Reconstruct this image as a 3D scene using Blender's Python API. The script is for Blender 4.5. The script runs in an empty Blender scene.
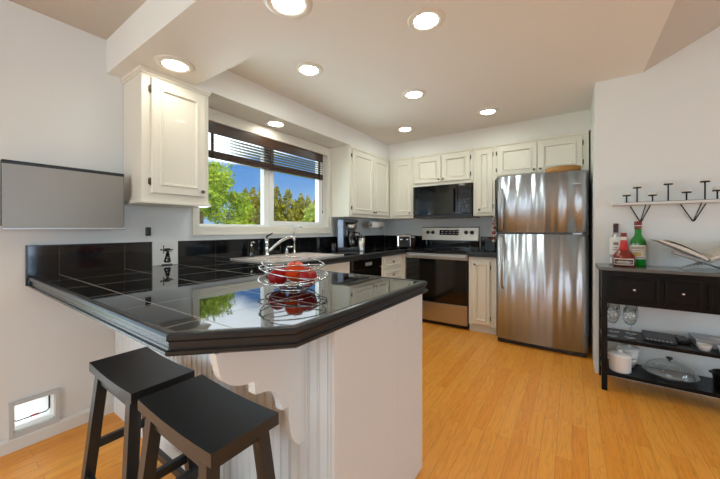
import bpy, bmesh, math, random
from mathutils import Vector, Matrix
random.seed(7)
SC = bpy.context.scene
COL = SC.collection
PI = math.pi

# ------------------------------------------------------------------ camera, world, sun, daylight, exposure
cam = bpy.data.cameras.new('camera')
cam.sensor_width = 36.0
cam.lens = 307.5 / 720 * 36
cam.shift_y = -(239.5 - 229.5) / 720
cam.clip_start = 0.02
cam.clip_end = 300
cam_o = bpy.data.objects.new('camera', cam)
COL.objects.link(cam_o)
cam_o.location = (0, 0, 1.18)
cam_o.rotation_euler = (PI / 2, 0, math.radians(34.587))
SC.camera = cam_o

SC.view_settings.view_transform = 'Standard'
SC.view_settings.look = 'None'
SC.view_settings.gamma = 1
SC.view_settings.use_curve_mapping = False
SC.view_settings.exposure = -0.14
try:
    SC.cycles.use_denoising = True
    SC.cycles.max_bounces = 10
    SC.cycles.diffuse_bounces = 5
    SC.cycles.glossy_bounces = 5
    SC.cycles.transparent_max_bounces = 32
    SC.cycles.sample_clamp_indirect = 6
except Exception:
    pass

world = bpy.data.worlds.new('sky')
SC.world = world
world.use_nodes = True
wn = world.node_tree
wn.nodes.clear()
w_out = wn.nodes.new('ShaderNodeOutputWorld')
w_bg = wn.nodes.new('ShaderNodeBackground')
w_tc = wn.nodes.new('ShaderNodeTexCoord')
w_sep = wn.nodes.new('ShaderNodeSeparateXYZ')
w_ramp = wn.nodes.new('ShaderNodeValToRGB')
w_noise = wn.nodes.new('ShaderNodeTexNoise')
w_add = wn.nodes.new('ShaderNodeMath')
w_add.operation = 'MULTIPLY_ADD'
w_add.inputs[1].default_value = 0.16
w_noise.inputs['Scale'].default_value = 3.2
w_noise.inputs['Detail'].default_value = 6
cr = w_ramp.color_ramp
cr.elements[0].position = 0.0
cr.elements[0].color = (0.62, 0.78, 1.0, 1)
cr.elements[1].position = 1.0
cr.elements[1].color = (2.6, 3.0, 3.4, 1)
for pos, c in ((0.16, (0.36, 0.60, 0.98, 1)), (0.22, (0.20, 0.44, 0.88, 1)), (0.285, (0.15, 0.38, 0.86, 1)),
               (0.32, (2.2, 2.4, 2.6, 1)), (0.45, (4.2, 4.4, 4.6, 1))):
    e = cr.elements.new(pos)
    e.color = c
wn.links.new(w_tc.outputs['Generated'], w_sep.inputs[0])
wn.links.new(w_tc.outputs['Generated'], w_noise.inputs['Vector'])
wn.links.new(w_noise.outputs['Fac'], w_add.inputs[0])
wn.links.new(w_sep.outputs['Z'], w_add.inputs[2])
wn.links.new(w_add.outputs[0], w_ramp.inputs[0])
wn.links.new(w_ramp.outputs[0], w_bg.inputs['Color'])
wn.links.new(w_bg.outputs[0], w_out.inputs['Surface'])
w_bg.inputs['Strength'].default_value = 1.0


def lamp(name, kind, loc, rot, energy, color=(1, 1, 1), **kw):
    l = bpy.data.lights.new(name, kind)
    l.energy = energy
    l.color = color
    for k, v in kw.items():
        setattr(l, k, v)
    o = bpy.data.objects.new(name, l)
    COL.objects.link(o)
    o.location = loc
    o.rotation_euler = rot
    return o


sun_o = lamp('sun', 'SUN', (0, 0, 20), (0, 0, 0), 3.6, (1.0, 0.93, 0.78), angle=0.01)
sun_o.rotation_euler = Vector((-0.75, 0.30, -0.62)).to_track_quat('-Z', 'Y').to_euler()
# daylight entering through the glass door beside the camera and the big window behind it
lamp('daylight_glass_door', 'AREA', (-2.66, -0.85, 1.10), (0, -PI / 2 - 0.35, 0), 16, (0.72, 0.88, 1.0),
     shape='RECTANGLE', size=1.9, size_y=1.8)
lamp('daylight_rear_window', 'AREA', (-0.90, -3.30, 1.45), (PI / 2 + 0.25, 0, 0), 66, (0.76, 0.89, 1.0),
     shape='RECTANGLE', size=2.6, size_y=1.7)
lamp('side_fill', 'AREA', (5.30, 0.10, 1.30), (0, PI / 2 + 0.10, 0), 125, (0.64, 0.83, 1.0),
     shape='RECTANGLE', size=1.6, size_y=2.9)  # added fill lamp for ceiling and walls, set in an unseen side opening

# fill lamp added outside, below the kitchen window, to brighten the kitchen ceiling
up_fill = lamp('ceiling_fill', 'AREA', (-4.1, 2.1, 0.30), (0, 0, 0), 330, (0.84, 0.94, 1.0),
            shape='RECTANGLE', size=1.8, size_y=3.4)
up_fill.rotation_euler = Vector((3.2, 0.1, 2.1)).to_track_quat('-Z', 'Y').to_euler()

# ------------------------------------------------------------------ key dimensions (metres)
XL, YB, YW, XW = -2.457, 4.25, 3.20, 0.155
ZC, ZS, ZK = 2.394, 2.18, 0.92


# ------------------------------------------------------------------ materials
def lin(c):
    out = []
    for v in c[:3]:
        v = v / 255.0
        out.append(v / 12.92 if v <= 0.04045 else ((v + 0.055) / 1.055) ** 2.4)
    return (*out, 1.0)


def mat(name, rgb, rough=0.5, metal=0.0, spec=0.5, coat=0.0, ior=None, bump=None, var=None, trans=0.0):
    m = bpy.data.materials.new(name)
    m.use_nodes = True
    nt = m.node_tree
    b = nt.nodes['Principled BSDF']
    b.inputs['Base Color'].default_value = lin(rgb)
    b.inputs['Roughness'].default_value = rough
    b.inputs['Metallic'].default_value = metal
    b.inputs['Specular IOR Level'].default_value = spec
    b.inputs['Coat Weight'].default_value = coat
    if ior:
        b.inputs['IOR'].default_value = ior
    if trans:
        b.inputs['Transmission Weight'].default_value = trans
    if bump or var:
        tc = nt.nodes.new('ShaderNodeTexCoord')
        mp = nt.nodes.new('ShaderNodeMapping')
        nt.links.new(tc.outputs['Object'], mp.inputs['Vector'])
        nz = nt.nodes.new('ShaderNodeTexNoise')
        nt.links.new(mp.outputs[0], nz.inputs['Vector'])
        src = bump or var
        mp.inputs['Scale'].default_value = src[0]
        nz.inputs['Scale'].default_value = src[1]
        nz.inputs['Detail'].default_value = 3
        if bump:
            bp = nt.nodes.new('ShaderNodeBump')
            bp.inputs['Strength'].default_value = bump[2]
            bp.inputs['Distance'].default_value = bump[3]
            nt.links.new(nz.outputs['Fac'], bp.inputs['Height'])
            nt.links.new(bp.outputs[0], b.inputs['Normal'])
        if var:
            mx = nt.nodes.new('ShaderNodeMix')
            mx.data_type = 'RGBA'
            mx.inputs[6].default_value = lin(rgb)
            mx.inputs[7].default_value = lin(var[2])
            nt.links.new(nz.outputs['Fac'], mx.inputs[0])
            nt.links.new(mx.outputs[2], b.inputs['Base Color'])
    return m


def emit(name, rgb, strength):
    m = bpy.data.materials.new(name)
    m.use_nodes = True
    nt = m.node_tree
    b = nt.nodes['Principled BSDF']
    b.inputs['Base Color'].default_value = (0.9, 0.9, 0.9, 1)
    b.inputs['Emission Color'].default_value = lin(rgb)
    b.inputs['Emission Strength'].default_value = strength
    return m


def thin_glass(name, tint=(250, 252, 252), rough=0.0, refl=1.0):
    m = bpy.data.materials.new(name)
    m.use_nodes = True
    nt = m.node_tree
    nt.nodes.clear()
    o = nt.nodes.new('ShaderNodeOutputMaterial')
    mx = nt.nodes.new('ShaderNodeMixShader')
    t = nt.nodes.new('ShaderNodeBsdfTransparent')
    g = nt.nodes.new('ShaderNodeBsdfGlossy')
    lw = nt.nodes.new('ShaderNodeLayerWeight')
    lw.inputs['Blend'].default_value = 0.5
    pw = nt.nodes.new('ShaderNodeMath')
    pw.operation = 'POWER'
    pw.inputs[1].default_value = 4.0
    nt.links.new(lw.outputs['Facing'], pw.inputs[0])
    fr = nt.nodes.new('ShaderNodeMath')
    fr.operation = 'MULTIPLY_ADD'
    fr.inputs[1].default_value = 0.9
    fr.inputs[2].default_value = 0.045
    nt.links.new(pw.outputs[0], fr.inputs[0])
    t.inputs['Color'].default_value = lin(tint)
    g.inputs['Roughness'].default_value = rough
    mu = nt.nodes.new('ShaderNodeMath')
    mu.operation = 'MULTIPLY'
    mu.inputs[1].default_value = refl
    nt.links.new(fr.outputs[0], mu.inputs[0])
    nt.links.new(mu.outputs[0], mx.inputs[0])
    nt.links.new(t.outputs[0], mx.inputs[1])
    nt.links.new(g.outputs[0], mx.inputs[2])
    nt.links.new(mx.outputs[0], o.inputs['Surface'])
    return m


WALL = mat('wall_paint', (226, 226, 222), 0.7, spec=0.25, bump=((1, 1, 1), 160, 0.04, 0.002))
CEIL_D = mat('dining_ceiling_darker', (202, 194, 182), 0.85, spec=0.2, bump=((1, 1, 1), 120, 0.06, 0.003))  # dining ceiling and vault, toned darker than the kitchen ceiling
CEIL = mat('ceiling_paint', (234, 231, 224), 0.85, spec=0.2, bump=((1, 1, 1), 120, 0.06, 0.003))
TRIMW = mat('white_trim', (222, 220, 212), 0.4)
CASING = mat('window_casing_paint', (226, 220, 206), 0.42)
CAB = mat('cabinet_cream_paint', (234, 228, 212), 0.38, coat=0.1)
PANELW = mat('peninsula_white_paint', (219, 216, 210), 0.42)
BEADW = mat('beadboard_white_paint', (218, 222, 222), 0.42)
VINYL = mat('white_vinyl', (236, 236, 232), 0.35)
HINGE = mat('aged_hinge_metal', (92, 80, 62), 0.4, metal=0.8)
PEWTER = mat('pewter_knob', (120, 112, 100), 0.3, metal=0.9)
NOSE = mat('black_nosing_tile', (36, 39, 41), 0.26, spec=0.5, bump=((1, 1, 1), 14, 0.1, 0.003))
CHROME = mat('chrome', (215, 215, 215), 0.12, metal=1.0)
BRUSHED = mat('brushed_steel', (190, 186, 180), 0.3, metal=1.0, bump=((2, 2, 60), 8, 0.05, 0.002))
SINKW = mat('sink_enamel', (226, 216, 208), 0.2, coat=0.3)
BLKGLOSS = mat('black_gloss', (10, 10, 11), 0.06, spec=0.6)
BLKPLASTIC = mat('black_plastic', (20, 20, 21), 0.35)
BLKMETAL = mat('black_iron', (22, 20, 19), 0.5, metal=0.3)
CONSOLE = mat('console_black_paint', (8, 8, 9), 0.3, spec=0.22)
STOOLM = mat('stool_black_paint', (30, 32, 32), 0.34, spec=0.65, bump=((1, 8, 8), 6, 0.05, 0.002))
DARKGREY = mat('dark_grey_plastic', (52, 52, 54), 0.4)
SLABTOP = mat('grey_stone_top', (84, 84, 82), 0.12, spec=0.6, var=((1, 1, 1), 9, (110, 108, 104)))
WHITECER = mat('white_ceramic', (226, 224, 220), 0.22)
WHITEPL = mat('white_plastic', (225, 225, 222), 0.4)
SILVER = mat('silver_plastic', (176, 176, 178), 0.35, metal=0.6)
GLASS = thin_glass('clear_glass', (252, 254, 254), 0.0, 1.7)
PANE = thin_glass('window_glass', (250, 252, 252), 0.0, 0.7)
BAMBOO = mat('woven_bamboo', (196, 148, 78), 0.6, var=((40, 4, 8), 6, (150, 98, 44)), bump=((40, 10, 20), 5, 0.4, 0.004))
PAPER = mat('book_paper', (214, 208, 196), 0.8)
COVER = mat('book_cover', (206, 198, 184), 0.5)
STANDM = mat('book_stand_acrylic', (176, 176, 170), 0.3)
LAMP_WARM = emit('lamp_lens', (246, 244, 228), 38.0)
LAMP_KITCHEN = emit('lamp_lens_kitchen', (236, 246, 238), 86.0)
LAMP_RING = mat('lamp_trim_ring', (232, 226, 214), 0.35)
GRASS = mat('lawn', (86, 110, 48), 0.9, var=((1, 1, 1), 6, (120, 138, 62)))
PATIO = mat('patio_concrete', (196, 194, 188), 0.9)
BARK = mat('tree_bark', (84, 68, 52), 0.9)


def leaf_mat(name, a, b):
    m = bpy.data.materials.new(name)
    m.use_nodes = True
    nt = m.node_tree
    p = nt.nodes['Principled BSDF']
    p.inputs['Roughness'].default_value = 0.6
    p.inputs['Specular IOR Level'].default_value = 0.2
    g = nt.nodes.new('ShaderNodeNewGeometry')
    mx = nt.nodes.new('ShaderNodeMix')
    mx.data_type = 'RGBA'
    mx.inputs[6].default_value = lin(a)
    mx.inputs[7].default_value = lin(b)
    nt.links.new(g.outputs['Random Per Island'], mx.inputs[0])
    nt.links.new(mx.outputs[2], p.inputs['Base Color'])
    tr = nt.nodes.new('ShaderNodeBsdfTranslucent')
    nt.links.new(mx.outputs[2], tr.inputs['Color'])
    ms = nt.nodes.new('ShaderNodeMixShader')
    ms.inputs[0].default_value = 0.3
    nt.links.new(p.outputs[0], ms.inputs[1])
    nt.links.new(tr.outputs[0], ms.inputs[2])
    out = nt.nodes['Material Output']
    nt.links.new(ms.outputs[0], out.inputs['Surface'])
    return m


LEAF_A = leaf_mat('maple_leaf', (92, 122, 22), (158, 172, 46))
LEAF_B = leaf_mat('cedar_leaf', (88, 98, 24), (158, 142, 48))
LEAF_C = leaf_mat('cedar_leaf_dark', (66, 92, 30), (120, 130, 44))
LEAF_D = leaf_mat('shrub_leaf', (120, 140, 50), (170, 176, 84))


def nodes_of(m):
    nt = m.node_tree
    return nt, nt.nodes['Principled BSDF']


def make_floor():
    m = bpy.data.materials.new('oak_floor')
    m.use_nodes = True
    nt, b = nodes_of(m)
    L = nt.links.new
    tc = nt.nodes.new('ShaderNodeTexCoord')
    sw = nt.nodes.new('ShaderNodeMapping')
    sw.inputs['Rotation'].default_value = (0, 0, PI / 2)
    L(tc.outputs['Object'], sw.inputs['Vector'])
    br = nt.nodes.new('ShaderNodeTexBrick')
    br.offset = 0.37
    br.inputs['Scale'].default_value = 1.0
    br.inputs['Brick Width'].default_value = 0.95
    br.inputs['Row Height'].default_value = 0.07
    br.inputs['Mortar Size'].default_value = 0.0007
    br.inputs['Mortar Smooth'].default_value = 0.3
    br.inputs['Color1'].default_value = (0, 0, 0, 1)
    br.inputs['Color2'].default_value = (1, 1, 1, 1)
    br.inputs['Mortar'].default_value = (0.3, 0.3, 0.3, 1)
    L(sw.outputs[0], br.inputs['Vector'])
    # grain: long stretched noise shifted per plank
    add = nt.nodes.new('ShaderNodeVectorMath')
    add.operation = 'MULTIPLY_ADD'
    add.inputs[1].default_value = (3.1, 7.7, 5.3)
    L(br.outputs['Color'], add.inputs[0])
    L(tc.outputs['Object'], add.inputs[2])
    mp = nt.nodes.new('ShaderNodeMapping')
    mp.inputs['Scale'].default_value = (15, 1.0, 1)
    L(add.outputs[0], mp.inputs['Vector'])
    n1 = nt.nodes.new('ShaderNodeTexNoise')
    n1.inputs['Scale'].default_value = 2.2
    n1.inputs['Detail'].default_value = 2
    n1.inputs['Distortion'].default_value = 0.6
    L(mp.outputs[0], n1.inputs['Vector'])
    rings = nt.nodes.new('ShaderNodeMath')
    rings.operation = 'MULTIPLY'
    rings.inputs[1].default_value = 38
    L(n1.outputs['Fac'], rings.inputs[0])
    sn = nt.nodes.new('ShaderNodeMath')
    sn.operation = 'SINE'
    L(rings.outputs[0], sn.inputs[0])
    rp = nt.nodes.new('ShaderNodeMapRange')
    rp.inputs[1].default_value = 0.1
    rp.inputs[2].default_value = 1.0
    L(sn.outputs[0], rp.inputs[0])
    mp2 = nt.nodes.new('ShaderNodeMapping')
    mp2.inputs['Scale'].default_value = (160, 6, 1)
    L(add.outputs[0], mp2.inputs['Vector'])
    n2 = nt.nodes.new('ShaderNodeTexNoise')
    n2.inputs['Scale'].default_value = 1.5
    n2.inputs['Detail'].default_value = 3
    L(mp2.outputs[0], n2.inputs['Vector'])
    base = nt.nodes.new('ShaderNodeValToRGB')
    base.color_ramp.elements[0].color = lin((236, 152, 54))
    base.color_ramp.elements[1].color = lin((245, 170, 72))
    L(br.outputs['Color'], base.inputs[0])
    mx = nt.nodes.new('ShaderNodeMix')
    mx.data_type = 'RGBA'
    mx.blend_type = 'MULTIPLY'
    mx.inputs[7].default_value = (0.70, 0.58, 0.46, 1)
    mlt = nt.nodes.new('ShaderNodeMath')
    mlt.operation = 'MULTIPLY'
    mlt.inputs[1].default_value = 0.34
    L(rp.outputs[0], mlt.inputs[0])
    L(mlt.outputs[0], mx.inputs[0])
    L(base.outputs[0], mx.inputs[6])
    mx2 = nt.nodes.new('ShaderNodeMix')
    mx2.data_type = 'RGBA'
    mx2.blend_type = 'MULTIPLY'
    mx2.inputs[7].default_value = (0.72, 0.64, 0.55, 1)
    m3 = nt.nodes.new('ShaderNodeMapRange')
    m3.inputs[1].default_value = 0.5
    m3.inputs[2].default_value = 0.8
    m3.inputs[4].default_value = 0.5
    L(n2.outputs['Fac'], m3.inputs[0])
    L(m3.outputs[0], mx2.inputs[0])
    L(mx.outputs[2], mx2.inputs[6])
    mx4 = nt.nodes.new('ShaderNodeMix')
    mx4.data_type = 'RGBA'
    mx4.inputs[7].default_value = lin((158, 98, 40))
    L(br.outputs['Fac'], mx4.inputs[0])
    L(mx2.outputs[2], mx4.inputs[6])
    L(mx4.outputs[2], b.inputs['Base Color'])
    b.inputs['Roughness'].default_value = 0.33
    b.inputs['Specular IOR Level'].default_value = 0.4
    return m


def make_tile():
    """glossy black tile, 317 mm grid in x, y with thin pale grout"""
    m = bpy.data.materials.new('black_gloss_tile')
    m.use_nodes = True
    nt, b = nodes_of(m)
    L = nt.links.new
    tc = nt.nodes.new('ShaderNodeTexCoord')
    sp = nt.nodes.new('ShaderNodeSeparateXYZ')
    L(tc.outputs['Object'], sp.inputs[0])

    def line(sock, off, pitch, half):
        a = nt.nodes.new('ShaderNodeMath'); a.operation = 'SUBTRACT'; a.inputs[1].default_value = off
        L(sock, a.inputs[0])
        d = nt.nodes.new('ShaderNodeMath'); d.operation = 'PINGPONG'; d.inputs[1].default_value = pitch / 2
        L(a.outputs[0], d.inputs[0])
        c = nt.nodes.new('ShaderNodeMath'); c.operation = 'LESS_THAN'; c.inputs[1].default_value = half
        L(d.outputs[0], c.inputs[0])
        return c.outputs[0]
    lx = line(sp.outputs['X'], -0.885, 0.317, 0.0017)
    ly = line(sp.outputs['Y'], 0.477, 0.317, 0.0017)
    mxm = nt.nodes.new('ShaderNodeMath'); mxm.operation = 'MAXIMUM'
    L(lx, mxm.inputs[0]); L(ly, mxm.inputs[1])
    mix = nt.nodes.new('ShaderNodeMix'); mix.data_type = 'RGBA'
    mix.inputs[6].default_value = lin((14, 14, 15))
    mix.inputs[7].default_value = lin((146, 143, 138))
    L(mxm.outputs[0], mix.inputs[0])
    L(mix.outputs[2], b.inputs['Base Color'])
    rr = nt.nodes.new('ShaderNodeMapRange')
    rr.inputs[3].default_value = 0.035
    rr.inputs[4].default_value = 0.7
    L(mxm.outputs[0], rr.inputs[0])
    L(rr.outputs[0], b.inputs['Roughness'])
    b.inputs['IOR'].default_value = 1.85
    nz = nt.nodes.new('ShaderNodeTexNoise'); nz.inputs['Scale'].default_value = 5
    L(tc.outputs['Object'], nz.inputs['Vector'])
    bp = nt.nodes.new('ShaderNodeBump'); bp.inputs['Strength'].default_value = 0.03; bp.inputs['Distance'].default_value = 0.01
    L(nz.outputs['Fac'], bp.inputs['Height'])
    L(bp.outputs[0], b.inputs['Normal'])
    return m


def make_splash(axis):
    m = bpy.data.materials.new('black_splash_tile_' + axis)
    m.use_nodes = True
    nt, b = nodes_of(m)
    L = nt.links.new
    tc = nt.nodes.new('ShaderNodeTexCoord')
    sp = nt.nodes.new('ShaderNodeSeparateXYZ')
    L(tc.outputs['Object'], sp.inputs[0])
    a = nt.nodes.new('ShaderNodeMath'); a.operation = 'SUBTRACT'; a.inputs[1].default_value = 0.477
    L(sp.outputs[axis], a.inputs[0])
    d = nt.nodes.new('ShaderNodeMath'); d.operation = 'PINGPONG'; d.inputs[1].default_value = 0.1585
    L(a.outputs[0], d.inputs[0])
    c = nt.nodes.new('ShaderNodeMath'); c.operation = 'LESS_THAN'; c.inputs[1].default_value = 0.0015
    L(d.outputs[0], c.inputs[0])
    mix = nt.nodes.new('ShaderNodeMix'); mix.data_type = 'RGBA'
    mix.inputs[6].default_value = lin((18, 18, 20))
    mix.inputs[7].default_value = lin((70, 70, 70))
    L(c.outputs[0], mix.inputs[0])
    L(mix.outputs[2], b.inputs['Base Color'])
    b.inputs['Roughness'].default_value = 0.06
    b.inputs['IOR'].default_value = 1.5
    return m


def make_fridge_steel():
    m = bpy.data.materials.new('fridge_stainless')
    m.use_nodes = True
    nt, b = nodes_of(m)
    L = nt.links.new
    b.inputs['Base Color'].default_value = lin((196, 203, 212))
    b.inputs['Metallic'].default_value = 1.0
    b.inputs['Roughness'].default_value = 0.36
    b.inputs['Anisotropic'].default_value = 0.93
    b.inputs['Anisotropic Rotation'].default_value = 0.25
    tg = nt.nodes.new('ShaderNodeTangent')
    tg.direction_type = 'RADIAL'
    tg.axis = 'Z'
    L(tg.outputs[0], b.inputs['Tangent'])
    tc = nt.nodes.new('ShaderNodeTexCoord')
    mp = nt.nodes.new('ShaderNodeMapping')
    mp.inputs['Scale'].default_value = (5.0, 1, 0.35)
    L(tc.outputs['Object'], mp.inputs['Vector'])
    nz = nt.nodes.new('ShaderNodeTexNoise')
    nz.inputs['Scale'].default_value = 1.6
    nz.inputs['Detail'].default_value = 1.0
    L(mp.outputs[0], nz.inputs['Vector'])
    bp = nt.nodes.new('ShaderNodeBump')
    bp.inputs['Strength'].default_value = 0.5
    bp.inputs['Distance'].default_value = 0.10
    L(nz.outputs['Fac'], bp.inputs['Height'])
    L(bp.outputs[0], b.inputs['Normal'])
    return m


def make_wood_blind():
    return mat('dark_wood_blind', (44, 26, 16), 0.3, spec=0.5, var=((2, 1, 30), 4, (66, 38, 20)))


FLOORM = make_floor()
TILE = make_tile()
SPLASH_Y = make_splash('Y')
SPLASH_X = make_splash('X')
FRIDGE = make_fridge_steel()
BLIND = make_wood_blind()


# ------------------------------------------------------------------ mesh helpers
class MB:
    """collects shapes and links them as one mesh object"""

    def __init__(self, M=None):
        self.bm = bmesh.new()
        self.M = M or Matrix.Identity(4)

    def _v(self, co):
        return self.bm.verts.new(self.M @ Vector(co))

    def _f(self, vs, smooth=False):
        try:
            f = self.bm.faces.new(vs)
            f.smooth = smooth
            return f
        except ValueError:
            return None

    def box(self, x0, x1, y0, y1, z0, z1, bev=0.0):
        x0, x1 = min(x0, x1), max(x0, x1)
        y0, y1 = min(y0, y1), max(y0, y1)
        z0, z1 = min(z0, z1), max(z0, z1)
        v = [self._v((x, y, z)) for z in (z0, z1) for y in (y0, y1) for x in (x0, x1)]
        idx = ((0, 2, 3, 1), (4, 5, 7, 6), (0, 1, 5, 4), (2, 6, 7, 3), (0, 4, 6, 2), (1, 3, 7, 5))
        fs = [self._f([v[i] for i in q]) for q in idx]
        if bev > 0:
            es = list({e for f in fs for e in f.edges})
            bmesh.ops.bevel(self.bm, geom=es, offset=bev, segments=2, profile=0.6, affect='EDGES', clamp_overlap=True)
        return self

    def hexa(self, bottom, top):
        """solid between two 4-point loops"""
        b = [self._v(p) for p in bottom]
        t = [self._v(p) for p in top]
        self._f(b[::-1]); self._f(t)
        for i in range(4):
            j = (i + 1) % 4
            self._f([b[i], b[j], t[j], t[i]])
        return self

    def prism(self, pts, a0, a1, axis='z'):
        """extrude 2-D outline; axis z: pts=(x,y); x: pts=(y,z); y: pts=(x,z)"""
        def co(p, a):
            return {'z': (p[0], p[1], a), 'x': (a, p[0], p[1]), 'y': (p[0], a, p[1])}[axis]
        A = [self._v(co(p, a0)) for p in pts]
        B = [self._v(co(p, a1)) for p in pts]
        self._f(A[::-1]); self._f(B)
        n = len(pts)
        for i in range(n):
            j = (i + 1) % n
            self._f([A[i], A[j], B[j], B[i]])
        return self

    def tube(self, pts, r, seg=8, closed=False, caps=True):
        pts = [Vector(p) for p in pts]
        n = len(pts)
        rs = r if isinstance(r, (list, tuple)) else [r] * n
        rings = []
        up = None
        for i, p in enumerate(pts):
            if closed:
                t = pts[(i + 1) % n] - pts[i - 1]
            else:
                t = pts[min(i + 1, n - 1)] - pts[max(i - 1, 0)]
            if t.length < 1e-9:
                t = Vector((0, 0, 1))
            t.normalize()
            if up is None:
                up = Vector((0, 0, 1)) if abs(t.z) < 0.9 else Vector((1, 0, 0))
            a = up - t * up.dot(t)
            if a.length < 1e-6:
                a = t.orthogonal()
            a.normalize()
            up = a
            b = t.cross(a)
            rings.append([self._v(p + (a * math.cos(k * 2 * PI / seg) + b * math.sin(k * 2 * PI / seg)) * rs[i]) for k in range(seg)])
        m = n if closed else n - 1
        for i in range(m):
            R0, R1 = rings[i], rings[(i + 1) % n]
            for k in range(seg):
                l = (k + 1) % seg
                self._f([R0[k], R0[l], R1[l], R1[k]], True)
        if not closed and caps:
            self._f(rings[0][::-1]); self._f(rings[-1])
        return self

    def lathe(self, prof, c=(0, 0, 0), seg=24, axis='z', smooth=True, arc=None):
        """prof = [(r, h)...] about an axis through c"""
        rings = []
        full = arc is None
        a0, a1 = (0, 2 * PI) if full else arc
        cnt = seg if full else seg + 1
        for r, h in prof:
            row = []
            if r < 1e-6 and full:
                row = [self._v(self._ax(c, 0, 0, h, axis))]
            else:
                for k in range(cnt):
                    t = a0 + (a1 - a0) * k / seg
                    row.append(self._v(self._ax(c, r * math.cos(t), r * math.sin(t), h, axis)))
            rings.append(row)
        for R0, R1 in zip(rings, rings[1:]):
            for k in range(seg):
                l = (k + 1) % cnt
                if len(R0) == 1 and len(R1) == 1:
                    continue
                if len(R0) == 1:
                    self._f([R0[0], R1[l], R1[k]], smooth)
                elif len(R1) == 1:
                    self._f([R0[k], R0[l], R1[0]], smooth)
                else:
                    self._f([R0[k], R0[l], R1[l], R1[k]], smooth)
        return self

    @staticmethod
    def _ax(c, a, b, h, axis):
        if axis == 'z':
            return (c[0] + a, c[1] + b, c[2] + h)
        if axis == 'y':
            return (c[0] + b, c[1] + h, c[2] + a)
        return (c[0] + h, c[1] + a, c[2] + b)

    def cyl(self, c, r, h, seg=20, axis='z'):
        return self.lathe([(0, 0), (r, 0), (r, h), (0, h)], c, seg, axis, smooth=False)

    def ball(self, c, r, seg=16, sz=1.0):
        n = 10
        return self.lathe([(r * math.sin(PI * i / n), -r * sz * math.cos(PI * i / n)) for i in range(n + 1)], c, seg)

    def rings(self, x0, x1, z0, z1, prof):
        """door-like slab facing -y: prof = [(inset, depth)...] (depth towards -y), closed at the back"""
        loops = []
        for ins, dep in prof:
            loops.append([self._v(p) for p in ((x0 + ins, -dep, z0 + ins), (x1 - ins, -dep, z0 + ins), (x1 - ins, -dep, z1 - ins), (x0 + ins, -dep, z1 - ins))])
        self._f(loops[0][::-1])
        for a, b in zip(loops, loops[1:]):
            for i in range(4):
                j = (i + 1) % 4
                self._f([a[i], a[j], b[j], b[i]])
        self._f(loops[-1])
        return self

    def build(self, name, m, parent=None, smooth=False):
        bmesh.ops.recalc_face_normals(self.bm, faces=self.bm.faces[:])
        me = bpy.data.meshes.new(name)
        self.bm.to_mesh(me)
        self.bm.free()
        if smooth:
            for p in me.polygons:
                p.use_smooth = True
        me.materials.append(m)
        o = bpy.data.objects.new(name, me)
        COL.objects.link(o)
        if parent is not None:
            o.parent = parent
            if parent.type == 'EMPTY':
                o.matrix_parent_inverse = Matrix.Translation(-parent.location)
        return o


def empty(name, loc, label, cat, group=None):
    o = bpy.data.objects.new(name, None)
    o.empty_display_size = 0.05
    COL.objects.link(o)
    o.location = loc
    o['label'] = label
    o['category'] = cat
    if group:
        o['group'] = group
    return o


def tag(o, label, cat, group=None):
    o['label'] = label
    o['category'] = cat
    if group:
        o['group'] = group
    return o


def struct(o):
    o['kind'] = 'structure'
    return o


def frame_M(loc, rz):
    return Matrix.Translation(Vector(loc)) @ Matrix.Rotation(rz, 4, 'Z')


# ------------------------------------------------------------------ SETTING
WT = 0.14
XR, YREAR = 5.2, -3.2       # far sides of the open dining area behind the camera
struct(MB().box(XL - WT, XR + WT, YREAR - WT, YB + WT, -0.12, 0).build('floor', FLOORM))
# left wall with window, pet flap and glass door openings
w = MB()
WY0, WY1, WZ0, WZ1 = 1.29, 2.855, 1.205, 2.075       # window opening
PY0, PY1, PZ0, PZ1 = 0.300, 0.462, 0.095, 0.240        # pet flap opening
DY0, DY1, DZ1 = -1.75, 0.10, 2.03                      # glass door opening
TOPZ = 2.60
w.box(XL - WT, XL, WY1, YB + WT, 0, TOPZ)
w.box(XL - WT, XL, WY0, WY1, 0, WZ0)
w.box(XL - WT, XL, WY0, WY1, WZ1, TOPZ)
w.box(XL - WT, XL, PY1, WY0, 0, TOPZ)
w.box(XL - WT, XL, PY0, PY1, 0, PZ0)
w.box(XL - WT, XL, PY0, PY1, PZ1, TOPZ)
w.box(XL - WT, XL, DY1, PY0, 0, TOPZ)
w.box(XL - WT, XL, DY0, DY1, DZ1, TOPZ)
w.box(XL - WT, XL, YREAR - WT, DY0, 0, TOPZ)
struct(w.build('wall_left', WALL))
struct(MB().box(XL, XW + 0.13, YB, YB + WT, 0, TOPZ).build('wall_back', WALL))
# partition beside the refrigerator and the wall behind the console table, with the raking top of the vault
VX = 0.452
VS = 0.52


def vz(x):
    return ZC + max(0.0, min(x, 3.6) - VX) * VS


struct(MB().prism([(XW, 0), (XR, 0), (XR, vz(XR) + 0.1), (3.6, vz(3.6) + 0.1), (VX, ZC + 0.1), (XW, ZC + 0.1)], YW, YW + 0.13, 'y').build('wall_front', WALL))
struct(MB().box(XW, XW + 0.13, YW + 0.13, YB, 0, TOPZ).build('wall_alcove', WALL))
QY0, QY1, QZ0, QZ1 = -1.45, 1.65, 0.45, 2.15
w = MB()
w.box(XR, XR + WT, YREAR - WT, QY0, 0, vz(XR) + 0.1)
w.box(XR, XR + WT, QY1, YW, 0, vz(XR) + 0.1)
w.box(XR, XR + WT, QY0, QY1, 0, QZ0)
w.box(XR, XR + WT, QY0, QY1, QZ1, vz(XR) + 0.1)
struct(w.build('wall_right', WALL))
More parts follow.
